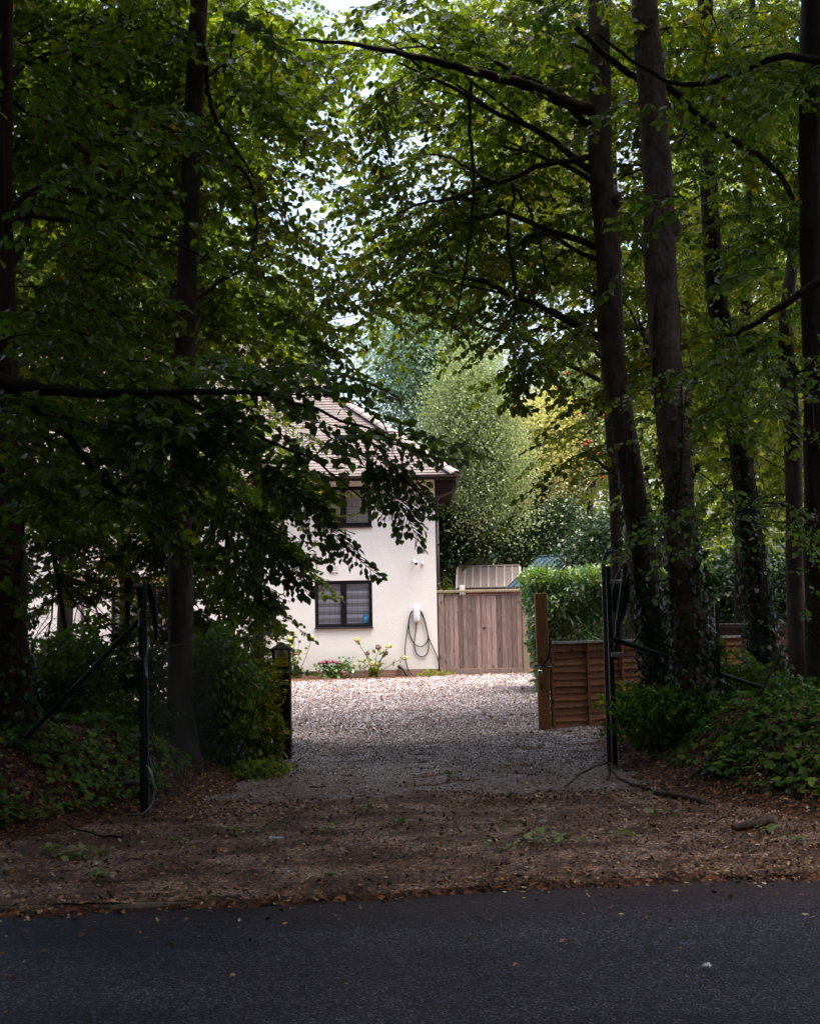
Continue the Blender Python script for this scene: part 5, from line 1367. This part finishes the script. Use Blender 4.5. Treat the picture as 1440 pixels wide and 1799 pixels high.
def text(body, size, x, z, y, parent):
    cu = bpy.data.curves.new('lettering', 'FONT'); cu.body = body; cu.size = size; cu.align_x = 'CENTER'; cu.extrude = .0003; cu.offset = .0006
    ob = bpy.data.objects.new('tmp', cu); COL.objects.link(ob)
    dg = bpy.context.evaluated_depsgraph_get(); me = bpy.data.meshes.new_from_object(ob.evaluated_get(dg))
    bpy.data.objects.remove(ob); me.name = 'lettering'
    me.transform(Matrix.Translation((x, y, z)) @ Matrix.Rotation(R(90), 4, 'X'))
    return link('lettering', me, M['black_ink'], parent)
h_ = sp_ - sz0
text('CCTV', h_ * .40, cxs, sz0 + h_ * .62, yy - .009, t); text('in', h_ * .22, cxs, sz0 + h_ * .42, yy - .009, t); text('operation', h_ * .21, cxs, sz0 + h_ * .20, yy - .009, t)

# ------------------------------------------------------------------ steel posts and wire fences
def gh(x, y): return float(ground_h(np.array([x]), np.array([y]))[0])
def chain_link(m, A, B, z0a, z0b, H, pitch=.052, r=.0016, sag=.0):
    A, B = Vector(A), Vector(B); L = (B - A).length; t = (B - A) / L; nrm_ = Vector((t.y, -t.x, 0))
    def pt_(s, h, o): q = A + t * s + nrm_ * o; return Vector((q.x, q.y, z0a + (z0b - z0a) * s / L + h))
    step = pitch
    n_ = int((L + H) / step) + 1
    for sgn in (1, -1):
        for i in range(n_):
            if sgn == 1: s0 = i * step - H; h0 = 0
            else: s0 = i * step; h0 = 0
            # line s = s0 + sgn*h
            ha, hb_ = 0, H
            if sgn == 1:
                ha = max(0, -s0); hb_ = min(H, L - s0)
            else:
                ha = max(0, s0 - L); hb_ = min(H, s0)
            if hb_ - ha < .03: continue
            k_ = max(2, int((hb_ - ha) / .25))
            pts = []
            for q in range(k_ + 1):
                h = ha + (hb_ - ha) * q / k_; s = s0 + sgn * h
                pts.append(pt_(s, h, sgn * .0018 + .02 * math.sin(s * 3 + h * 2)))
            m.tube(pts, r, 3, False)
    for h in (.02, H * .5, H - .02):
        m.tube([pt_(L * q / 10, h, .004 + .02 * math.sin(L * q / 10 * 3 + h * 2)) for q in range(11)], r * 1.3, 3, False)

lp = P(256, 1428, 11.45); lz = gh(lp.x, 11.45)
lt = P(250, 1024, 11.45)
t = thing('wire_fence', 'chain link fence on the left bank with green steel straining post and slanting brace', 'fence', (lp.x, 11.45, lz))
m = MB(); m.bbox((lp.x - .038, 11.42, lz - .3), (lp.x + .006, 11.47, lt.z), .006, Matrix.Rotation(R(-.3), 3, 'Y'), (lp.x, 11.45, 0)); m.build('post', M['steel_green'], t)
m = MB(); m.bbox((lp.x + .008, 11.45, lz - .3), (lp.x + .028, 11.48, lt.z + .02), .005, Matrix.Rotation(R(-.3), 3, 'Y'), (lp.x, 11.45, 0)); m.build('post', M['steel_worn'], t)
a = P(250, 1085, 11.5); b = P(38, 1305, 11.6); m = MB(); m.tube([a, b + (b - a) * .1], .02, 8); m.build('brace', M['steel_green'], t)
m = MB(); chain_link(m, (lp.x - .03, 11.5, 0), (-7.2, 11.7, 0), lz + .05, gh(-7.2, 11.7) + .05, 1.45); m.build('mesh', M['wire'], t)
m = MB(); chain_link(m, (lp.x, 11.5, 0), (cx_ - hw_ - .03, CYY - .02, 0), lz + .05, .12, 1.28); m.build('mesh', M['wire'], t)
for (u, v0, v1, yy_) in ((403, 1345, 1140, 14.0),):
    q = P(u, v0, yy_); m = MB(); m.bbox((q.x - .025, yy_ - .025, gh(q.x, yy_) - .2), (q.x + .025, yy_ + .025, P(u, v1, yy_).z), .004); m.build('post', M['steel_green'], t)
for (u, v) in ((246, 1028), (244, 1157), (243, 1292)):
    m = MB(); q = P(u, v, 11.39); m.bbox((q.x - .05, 11.375, q.z - .012), (q.x + .02, 11.405, q.z + .012), .003); m.build('bracket', M['galv'], t)
# white tape hanging on the post
q = P(262, 1130, 11.36)
t = thing('tape_strip', 'torn white tape strip stuck down the left green steel post', 'tape', q)
for pth in ([(262, 1118), (260, 1140), (256, 1160), (258, 1190)], [(258, 1344), (267, 1360), (270, 1390), (268, 1412)], [(247, 1068), (243, 1078), (245, 1092), (243, 1100)]):
    m = MB(); ps = [P(u, v, 11.36) for u, v in pth]; vs = []
    ps = [Vector(x) for x in smooth_path([tuple(x) for x in ps], 3)]
    for i, pp in enumerate(ps): w_ = .010 * (1 - .6 * abs(i / len(ps) - .4)); vs += [pp + Vector((-w_, 0, 0)), pp + Vector((w_, .012 * math.sin(i), 0))]
    m.add(vs, [(2 * i, 2 * i + 1, 2 * i + 3, 2 * i + 2) for i in range(len(ps) - 1)])
    m.build('strip', M['tape'], t)
# cable sleeve at the foot
q = P(264, 1420, 11.3)
t = thing('cable', 'grey black cable coming out of the soil up the left steel post', 'cable', q)
m = MB(); m.tube(smooth_path([tuple(P(225, 1432, 11.15)), tuple(P(250, 1430, 11.2)), tuple(P(266, 1415, 11.3)), tuple(P(270, 1385, 11.36)), tuple(P(266, 1350, 11.38)), tuple(P(262, 1330, 11.4))], 5), [.010] * 8 + [.012] * 10 + [.008] * 8, 8); m.build('sleeve', M['steel_worn'], t)
# hanging dark rag on left post top
q = P(268, 1060, 11.5)
t = thing('rag', 'dark rag hanging from the top of the left green steel post', 'rag', q)
m = MB(); ps = [Vector(P(u, v, 11.5)) for u, v in ((262, 1025), (268, 1050), (272, 1085), (275, 1125))]
m.tube(smooth_path([tuple(x) for x in ps], 4), [.03, .035, .04, .045, .042, .04, .04, .035, .03, .03, .02, .015, .008], 7, True, .25); m.build('cloth', M['net_cloth'], t)
# black plastic scrap
q = P(215, 1306, 11.9)
t = thing('plastic_scrap', 'crumpled black plastic scrap lying on the left bank behind the steel post', 'litter', q)
m = MB(); gz_ = gh(q.x, 11.9); m.ball((q.x, 11.9, gz_ + .03), .11, 12, 8, (1.2, .8, .35), .12); m.build('sheet', M['rubber'], t)

rp = P(1076, 1352, 14.3); rt_ = P(1064, 1000, 14.3); rz = gh(rp.x, 14.3)
t = thing('wire_fence', 'chain link fence on the right bank with hooked green steel post and slanting brace', 'fence', (rp.x, 14.3, rz))
m = MB(); tl = math.atan2(rt_.x - rp.x, rt_.z - rz)
m.bbox((rp.x - .004, 14.26, rz - .3), (rp.x + .045, 14.34, rt_.z + .03), .006, Matrix.Rotation(tl, 3, 'Y'), (rp.x, 14.3, rz)); post = m.build('post', M['steel_green'], t)
m = MB(); 
hk = [P(1070, 1350, 14.25), P(1067, 1250, 14.25), P(1063, 1120, 14.25), P(1060, 1010, 14.25), P(1060, 990, 14.25), P(1064, 975, 14.25), P(1073, 969, 14.25), P(1084, 971, 14.25)]
m.tube(smooth_path([tuple(x) for x in hk], 4), .022, 10); m.build('hooked_pipe', M['steel_worn'], t)
m = MB(); a = P(1074, 1122, 14.35); b = P(1350, 1212, 14.0); m.tube([a, a + (b - a) * .45, b], [.026, .02, .018], 8, True, .1); m.build('brace', M['steel_green'], t)
bx = 8.0
m = MB(); chain_link(m, (rp.x + .05, 14.35, 0), (bx, 13.6, 0), rz + .1, gh(bx, 13.6) + .05, 1.35, .055); m.build('mesh', M['wire'], t)
for (u, v) in ((1075, 1022), (1077, 1150)):
    m = MB(); q = P(u, v, 14.2); m.bbox((q.x - .02, 14.19, q.z - .018), (q.x + .1, 14.24, q.z + .018), .003); m.build('bracket', M['galv'], t)
for (u, yy_) in ((1262, 14.6), (1250, 19.0)):
    q = P(u, 1200, yy_); m = MB(); m.bbox((q.x - .02, yy_ - .02, gh(q.x, yy_) - .2), (q.x + .02, yy_ + .02, P(u, 1060 if yy_ < 15 else 1040, yy_).z), .004); m.build('post', M['steel_worn'], t)
# rolled black netting hung on the right post
q = P(1092, 1060, 14.45)
t = thing('rolled_netting', 'bundle of rolled black netting hanging beside the hooked steel post', 'netting', q)
m = MB()
def roll(pts, rr, rg=.2):
    ps = smooth_path([tuple(P(*x)) for x in pts], 5); n_ = len(ps)
    m.tube([Vector(x) for x in ps], [rr[0] + (rr[1] - rr[0]) * math.sin(math.pi * i / (n_ - 1)) for i in range(n_)], 9, True, rg)
roll([(1100, 988, 14.45), (1092, 1010, 14.45), (1082, 1040, 14.42), (1078, 1075, 14.42)], (.018, .06))
roll([(1098, 992, 14.5), (1100, 1030, 14.5), (1094, 1070, 14.5), (1086, 1100, 14.5)], (.015, .04))
roll([(1094, 1010, 14.4), (1088, 1060, 14.4), (1084, 1110, 14.4), (1080, 1160, 14.4)], (.012, .02))
m.build('roll', M['net_cloth'], t)
m = MB(); m.tube(smooth_path([tuple(P(*x)) for x in ((1092, 1000, 14.38), (1088, 1040, 14.38), (1083, 1080, 14.38), (1078, 1140, 14.38))], 5), .008, 6); m.build('cord', M['tape'], t)

# ------------------------------------------------------------------ ivy and low cover
def bankmask(lo, hi): return lambda x, y: ((bank_h(x, y) > lo) & (bank_h(x, y) < hi)).astype(float)
def d_ivy_r(x, y):
    h = bank_h(x, y); g = ss((x - 2.2 - .35 * fnoise(x * 1.5, y * 1.5)) / .5)
    return (h > .10) * g * (y < 16.5) * (.55 + .45 * ss(fnoise(x * 2.2, y * 2.2) + .6))
def ivyh(x, y): return ground_h(x, y) + .02 + .05 * fnoise(x * 3, y * 3) + .02 * fnoise(x * 9, y * 9)
scatter_ground('ivy', 26000, (1.9, 7.5), (9.4, 16.5), IVY, (.028, .09), M['ivy'], d_ivy_r, .55, .02, 'dense green ivy carpeting the bank right of the drive', 'ivy', ivyh, .9)
scatter_ground('ivy', 9000, (2.0, 6), (9.6, 12.5), IVY, (.04, .085), M['ivy_dark'], d_ivy_r, .5, -.02, 'older dark ivy leaves low on the right bank', 'ivy', ivyh, 1.1)
def d_ivy_l(x, y):
    h = bank_h(x, y); return (h > .05) * ss((fnoise(x * 2.4 + 3, y * 2.4) + .45) / .5) * .8 * ss((-x - 1.9) / .4)
scatter_ground('ivy', 16000, (-7, -1.6), (9.4, 13.2), IVY, (.04, .08), M['ivy'], d_ivy_l, .45, .03, 'patchy green ivy among brown leaves on the left bank', 'ivy', lambda x, y: ground_h(x, y) + .03, .8)
def climb(label, trunk, Y, n, v_lo, v_hi, wide=1.25):
    """ivy round a trunk"""
    pts = smooth_path([(u, v, w_) for u, v, w_ in trunk], 6)
    pts = [p for p in pts if v_hi <= p[1] <= v_lo]
    root = thing('climbing_ivy', label, 'ivy', P(pts[0][0], pts[0][1], Y), 'ivy climbing the trunks')
    k_ = RNG.integers(0, len(pts), n); k_ = np.minimum(k_, (RNG.uniform(0, 1, n) ** 1.5 * len(pts)).astype(int))
    an = RNG.uniform(0, 2 * math.pi, n); pos = np.zeros((n, 3)); nr = np.zeros((n, 3))
    for i in range(n):
        u, v, w_ = pts[k_[i]]; q = P(u, v + random.uniform(-12, 12), Y); r_ = w_ / F_PX * Y / 2 * wide + random.uniform(-.01, .05)
        pos[i] = (q.x + math.cos(an[i]) * r_, q.y + math.sin(an[i]) * r_, q.z); nr[i] = (math.cos(an[i]), math.sin(an[i]), .5)
    nr += RNG.normal(0, .35, (n, 3)); a = RNG.normal(0, .5, (n, 3)); a[:, 2] -= .6
    scatter_mesh('foliage', IVY, pos, a, nr, RNG.uniform(.035, .075, n), RNG.uniform(0, 1, n), M['ivy_dark'], root)
    m = MB()
    for s in range(3):
        ph = s * 2.1; m.tube([P(u, v, Y) + Vector((math.cos(ph + i * .15) * w_ / F_PX * Y / 2 * 1.05, math.sin(ph + i * .15) * w_ / F_PX * Y / 2 * 1.05, 0)) for i, (u, v, w_) in enumerate(pts)], .007, 4)
    m.build('stem', M['twig'], root)
climb('ivy climbing the burled beech trunk nearest the drive on the right', [(1172, 1262, 56), (1150, 1120, 49), (1130, 1000, 45), (1107, 830, 44), (1078, 650, 43)], 15.2, 1500, 1262, 700)
climb('ivy climbing the thickest right hand beech trunk', [(1226, 1240, 66), (1210, 1100, 56), (1196, 960, 52), (1188, 820, 52), (1170, 650, 53), (1160, 480, 57)], 14.2, 1300, 1240, 520)
climb('ivy covering the leaning dark trunk third from the drive', [(1350, 1200, 58), (1335, 1100, 48), (1312, 900, 40), (1288, 710, 38), (1258, 520, 36)], 17.5, 1500, 1200, 540)
climb('ivy round the foot of the furrowed trunk at the left edge', [(8, 1290, 84), (8, 1150, 82), (6, 950, 76), (2, 700, 66)], 12.3, 900, 1290, 700)

# hedge plants grown through the wire left of the sign post
def bushlet(name, label, C, rad, n, leaf, mat, tm, cat='shrub', group=None, hang=.4):
    t = thing(name, label, cat, (C[0], C[1], 0), group)
    q = norm(RNG.normal(0, 1, (n, 3))) * RNG.uniform(.1, 1, (n, 1)) ** .45; pos = np.array(C) + q * np.array(rad) * (1 + .25 * fnoise(q[:, 0:1] * 4, q[:, 2:3] * 4))
    a = RNG.normal(0, .6, (n, 3)); a[:, 2] -= hang; nr = RNG.normal(0, .6, (n, 3)); nr[:, 2] += .7
    pos[:, 2] = np.maximum(pos[:, 2], .03)
    scatter_mesh('foliage', tm, pos, a, nr, leaf * RNG.uniform(.6, 1.3, n), RNG.uniform(0, 1, n) ** 1.3, mat, t)
    m = MB()
    for i in range(max(8, n // 160)):
        j = random.randrange(n); e = Vector(pos[j]); b_ = Vector((C[0] + random.uniform(-.25, .25) * rad[0], C[1] + random.uniform(-.25, .25) * rad[1], -.05)); 
        m.tube(bez(b_, e, .03, 5), [.009, .008, .007, .006, .005, .003], 4)
    m.build('stem', M['twig'], t)
g_ = 'plants grown through the wire by the sign post'
c = P(440, 1240, 15.0); bushlet('privet_bush', 'privet with yellowing narrow leaves beside the sign post', (c.x + .03, 15.1, c.z + .05), (.30, .55, .62), 3400, .075, M['bamboo'], LAUREL, group=g_)
c = P(380, 1220, 14.2); bushlet('privet_bush', 'dark privet in the fence between the slim beech and the sign post', (c.x, 14.2, c.z), (.45, .7, .68), 5200, .06, M['beech_dark'], BEECH, group=g_)
c = P(480, 1290, 15.2); bushlet('privet_bush', 'low bright leaved sprig at the foot of the sign post', (c.x, 15.15, .28), (.16, .22, .32), 700, .06, M['bamboo'], LAUREL, group=g_)
c = P(470, 1355, 13.9); bushlet('bramble', 'bright green low sprigs spilling onto the gravel left of the drive', (c.x - .1, 14.0, .08), (.34, .5, .12), 700, .055, M['lime'], BEECH)
c = P(1120, 1250, 15.0); bushlet('bramble', 'pale leaved bramble behind the hooked steel post', (c.x + .3, 15.5, c.z - .05), (.62, .6, .42), 2600, .06, M['beech'], BEECH, group='brambles by the right fence')
c = P(1110, 1215, 15.0); bushlet('bramble', 'glossy bramble sprays poking past the right steel post', (c.x + .05, 14.7, c.z - .25), (.34, .3, .34), 500, .055, M['beech'], BEECH, group='brambles by the right fence')
c = P(1256, 1137, 14.3); bushlet('sapling', 'single bright green sprig of leaves between the right hand trunks', (c.x, 14.2, c.z), (.10, .08, .07), 60, .06, M['lime'], BEECH)

c = P(1185, 1255, 13.9); bushlet('bramble', 'dark bramble tangle round the feet of the two right hand beeches', (c.x, 14.0, c.z), (.62, .45, .30), 2400, .055, M['ivy'], BEECH, group='brambles by the right fence')
c = P(1290, 1205, 14.6); bushlet('bramble', 'dark bramble behind the ivy between the straight beech and the leaning trunk', (c.x, 14.9, c.z), (.6, .4, .34), 2200, .055, M['beech_dark'], BEECH, group='brambles by the right fence')
c = P(200, 1270, 13.6); bushlet('bramble', 'dark low bramble behind the left green steel post', (c.x, 13.6, c.z), (.75, .5, .30), 2600, .055, M['beech_dark'], BEECH, group='brambles behind the left fence')
c = P(120, 1180, 14.0); bushlet('privet_bush', 'dark privet behind the slanting brace of the left fence', (c.x, 14.1, c.z), (.55, .5, .42), 2600, .06, M['beech_dark'], BEECH, group='brambles behind the left fence')
c = P(60, 1240, 13.4); bushlet('bramble', 'dark low bramble at the foot of the furrowed trunk', (c.x, 13.6, c.z), (.5, .5, .28), 1500, .055, M['ivy_dark'], BEECH, group='brambles behind the left fence')
# ------------------------------------------------------------------ roots, branches and small things on the ground
def stick(name, label, cat, pts, r0, r1, mat='bark_smooth', group=None, side=()):
    ps = []
    for (u, v, yy_, dz) in pts:
        q = P(u, v, yy_); z = max(gh(q.x, yy_), -.012) + dz if dz is not None else q.z; ps.append((q.x, yy_, z))
    t = thing(name, label, cat, ps[0], group); sp_ = smooth_path(ps, 5); n_ = len(sp_); m = MB()
    m.tube([Vector(x) + Vector((0, 0, .006 * math.sin(i * 1.7))) for i, x in enumerate(sp_)], [r0 + (r1 - r0) * i / (n_ - 1) for i in range(n_)], 8, True, .22); m.build('wood', M[mat], t)
    if side:
        m = MB()
        for pth in side:
            s_ = []
            for (u, v, yy_, dz) in pth: q = P(u, v, yy_); s_.append((q.x, yy_, max(gh(q.x, yy_), -.012) + dz))
            s_ = smooth_path(s_, 4); m.tube([Vector(x) for x in s_], [r1 * 1.2 * (1 - .7 * i / len(s_)) for i in range(len(s_))], 6, True, .15)
        m.build('twigs', M[mat], t)
stick('tree_root', 'gnarled root arching over the gravel at the foot of the hooked steel post', 'root', [(990, 1390, 12.6, .01), (1020, 1362, 13.0, .10), (1055, 1350, 13.3, .14), (1072, 1352, 13.4, .13), (1082, 1378, 13.0, .07), (1110, 1392, 12.6, .04), (1140, 1398, 12.3, .03)], .009, .017,
      side=[[(1072, 1352, 13.4, .1), (1066, 1372, 13.1, .03), (1050, 1385, 12.8, .005)]])
stick('fallen_branch', 'thin fallen branch at the toe of the right bank', 'branch', [(1150, 1405, 12.0, .03), (1180, 1408, 11.8, .035), (1215, 1420, 11.6, .03), (1240, 1430, 11.4, .02)], .022, .03, group='fallen wood')
stick('log', 'short crooked log lying at the right of the verge', 'log', [(1288, 1474, 10.1, .03), (1305, 1478, 10.1, .035), (1325, 1474, 10.1, .05), (1340, 1462, 10.2, .06), (1352, 1458, 10.3, .05)], .028, .034, group='fallen wood')
stick('fallen_branch', 'long bare stick slanting down the left bank', 'branch', [(118, 1358, 10.6, .06), (160, 1400, 10.3, .05), (215, 1448, 10.2, .03)], .006, .009, 'bark_dark', 'fallen wood')
stick('fallen_branch', 'dead stick leaning among the ivy between the right hand trunks', 'branch', [(1330, 1200, 13.6, .05), (1350, 1170, 13.6, .25), (1368, 1140, 13.7, .5)], .014, .01, 'bark_smooth', 'fallen wood')
stick('fallen_branch', 'dark twig lying across the gravel near the left edge of the drive', 'branch', [(545, 1374, 13.0, .02), (572, 1375, 13.0, .02)], .007, .006, 'bark_dark', 'fallen wood')
stick('fallen_branch', 'thin pale twig on the apron left of centre', 'branch', [(240, 1528, 9.0, .025), (270, 1530, 9.0, .03), (300, 1529, 9.0, .025)], .005, .004, 'bark_pale', 'fallen wood')
stick('fallen_branch', 'flat pale stick at the road edge left of centre', 'branch', [(380, 1586, 8.03, .02), (402, 1584, 8.05, .02), (425, 1583, 8.07, .02)], .011, .009, 'bark_pale', 'fallen wood')
def spot(name, label, cat, u, v, n, spread, leaf, mat, tm=OAKISH, group=None, lift=.02):
    a_ = P(u, v, 10); d = a_ - Vector((0, 0, CAM_H)); k_ = CAM_H / -d.z; q = Vector((0, 0, CAM_H)) + d * k_
    t = thing(name, label, cat, (q.x, q.y, max(gh(q.x, q.y), -.012)), group)
    x = q.x + RNG.normal(0, spread, n); y = q.y + RNG.normal(0, spread * .8, n); pos = np.stack([x, y, vis_h(x, y) + lift + RNG.uniform(0, .03, n)], 1)
    an = RNG.uniform(0, 6.28, n); ax = np.stack([np.cos(an), np.sin(an), RNG.uniform(-.1, .4, n)], 1); nr = RNG.normal(0, .45, (n, 3)); nr[:, 2] += 1
    scatter_mesh('leaves', tm, pos, ax, nr, leaf * RNG.uniform(.6, 1.2, n), RNG.uniform(0, 1, n), mat, t)
    m = MB()
    for i in range(max(1, n // 8)): m.tube([Vector(pos[i]), Vector(pos[i]) + Vector((math.cos(an[i]) * .1, math.sin(an[i]) * .1, -.01))], .0022, 4)
    m.build('stalk', M['stem'], t)
FG = 'broken leafy sprigs on the verge'
for (u, v, n, s, lb) in [(135, 1512, 34, .11, 'largest pale green leafy sprig lying at the left of the verge'), (95, 1505, 14, .07, 'yellowish leaf cluster at the far left of the verge'),
                         (415, 1471, 12, .05, 'small green sprig below the drive mouth on the left'), (318, 1486, 9, .04, 'small pale sprig left of the broken plastic'),
                         (645, 1433, 12, .05, 'upright small green sprig at the drive mouth centre'), (590, 1466, 9, .05, 'tiny weed left of centre on the apron'), (700, 1455, 8, .05, 'pale small leaves at the centre of the apron'),
                         (965, 1487, 40, .15, 'wide pale green sprig lying right of centre on the verge'), (875, 1503, 14, .06, 'dark tuft left of the wide pale sprig'), (1095, 1478, 10, .05, 'small pale leaves right of the wide sprig'),
                         (172, 1555, 8, .04, 'dark green tuft near the road at left'), (573, 1555, 8, .03, 'bright green tuft near the road left of centre'), (1165, 1440, 14, .07, 'green tuft at the toe of the right bank'),
                         (1340, 1470, 8, .05, 'pale leaves beside the crooked log'), (1385, 1490, 7, .05, 'pale leaves close to the road at the far right'), (795, 1372, 9, .05, 'small sprig on the gravel in the drive')]:
    spot('leafy_sprig', lb, 'leaves', u, v, n, s, .065, M['fallen_green'], group=FG)
def scrap(label, u, v, sx_, sy_, mat, name='litter_scrap', cat='litter'):
    a_ = P(u, v, 10); d = a_ - Vector((0, 0, CAM_H)); q = Vector((0, 0, CAM_H)) + d * (CAM_H / -d.z)
    z = max(gh(q.x, q.y), -.012) + .012; t = thing(name, label, cat, (q.x, q.y, z), 'scraps on the ground'); m = MB(); K = 6; vs = []; fs = []
    for j in range(4):
        for i in range(K + 1):
            vs.append((q.x + (i / K - .5) * sx_ + random.uniform(-.006, .006), q.y + (j / 3 - .5) * sy_ + random.uniform(-.006, .006), z + random.uniform(0, .018)))
    for j in range(3):
        for i in range(K): b_ = j * (K + 1) + i; fs.append((b_, b_ + 1, b_ + K + 2, b_ + K + 1))
    m.add(vs, fs); m.build('sheet', mat, t)
scrap('pale blue crumpled plastic scrap on the apron left of centre', 486, 1477, .10, .06, M['litter_white'])
scrap('white scrap lying on the asphalt at the lower right', 1241, 1699, .035, .03, M['litter_white'])
scrap('small round white scrap left on the apron', 173, 1526, .03, .03, M['litter_white'])
scrap('pale flake on the gravel edge right of centre', 958, 1450, .09, .02, M['litter_white'])
spot('dead_leaf', 'single curled brown leaf on the asphalt below centre', 'leaf', 819, 1662, 1, .001, .05, M['litter'])
spot('dead_leaf', 'single orange leaf on the asphalt right of centre', 'leaf', 1075, 1666, 1, .001, .035, M['litter'])
spot('dead_leaf', 'single pale yellow leaf on the asphalt at the far left', 'leaf', 24, 1724, 2, .01, .045, M['litter'])
print('objects', len(bpy.data.objects))
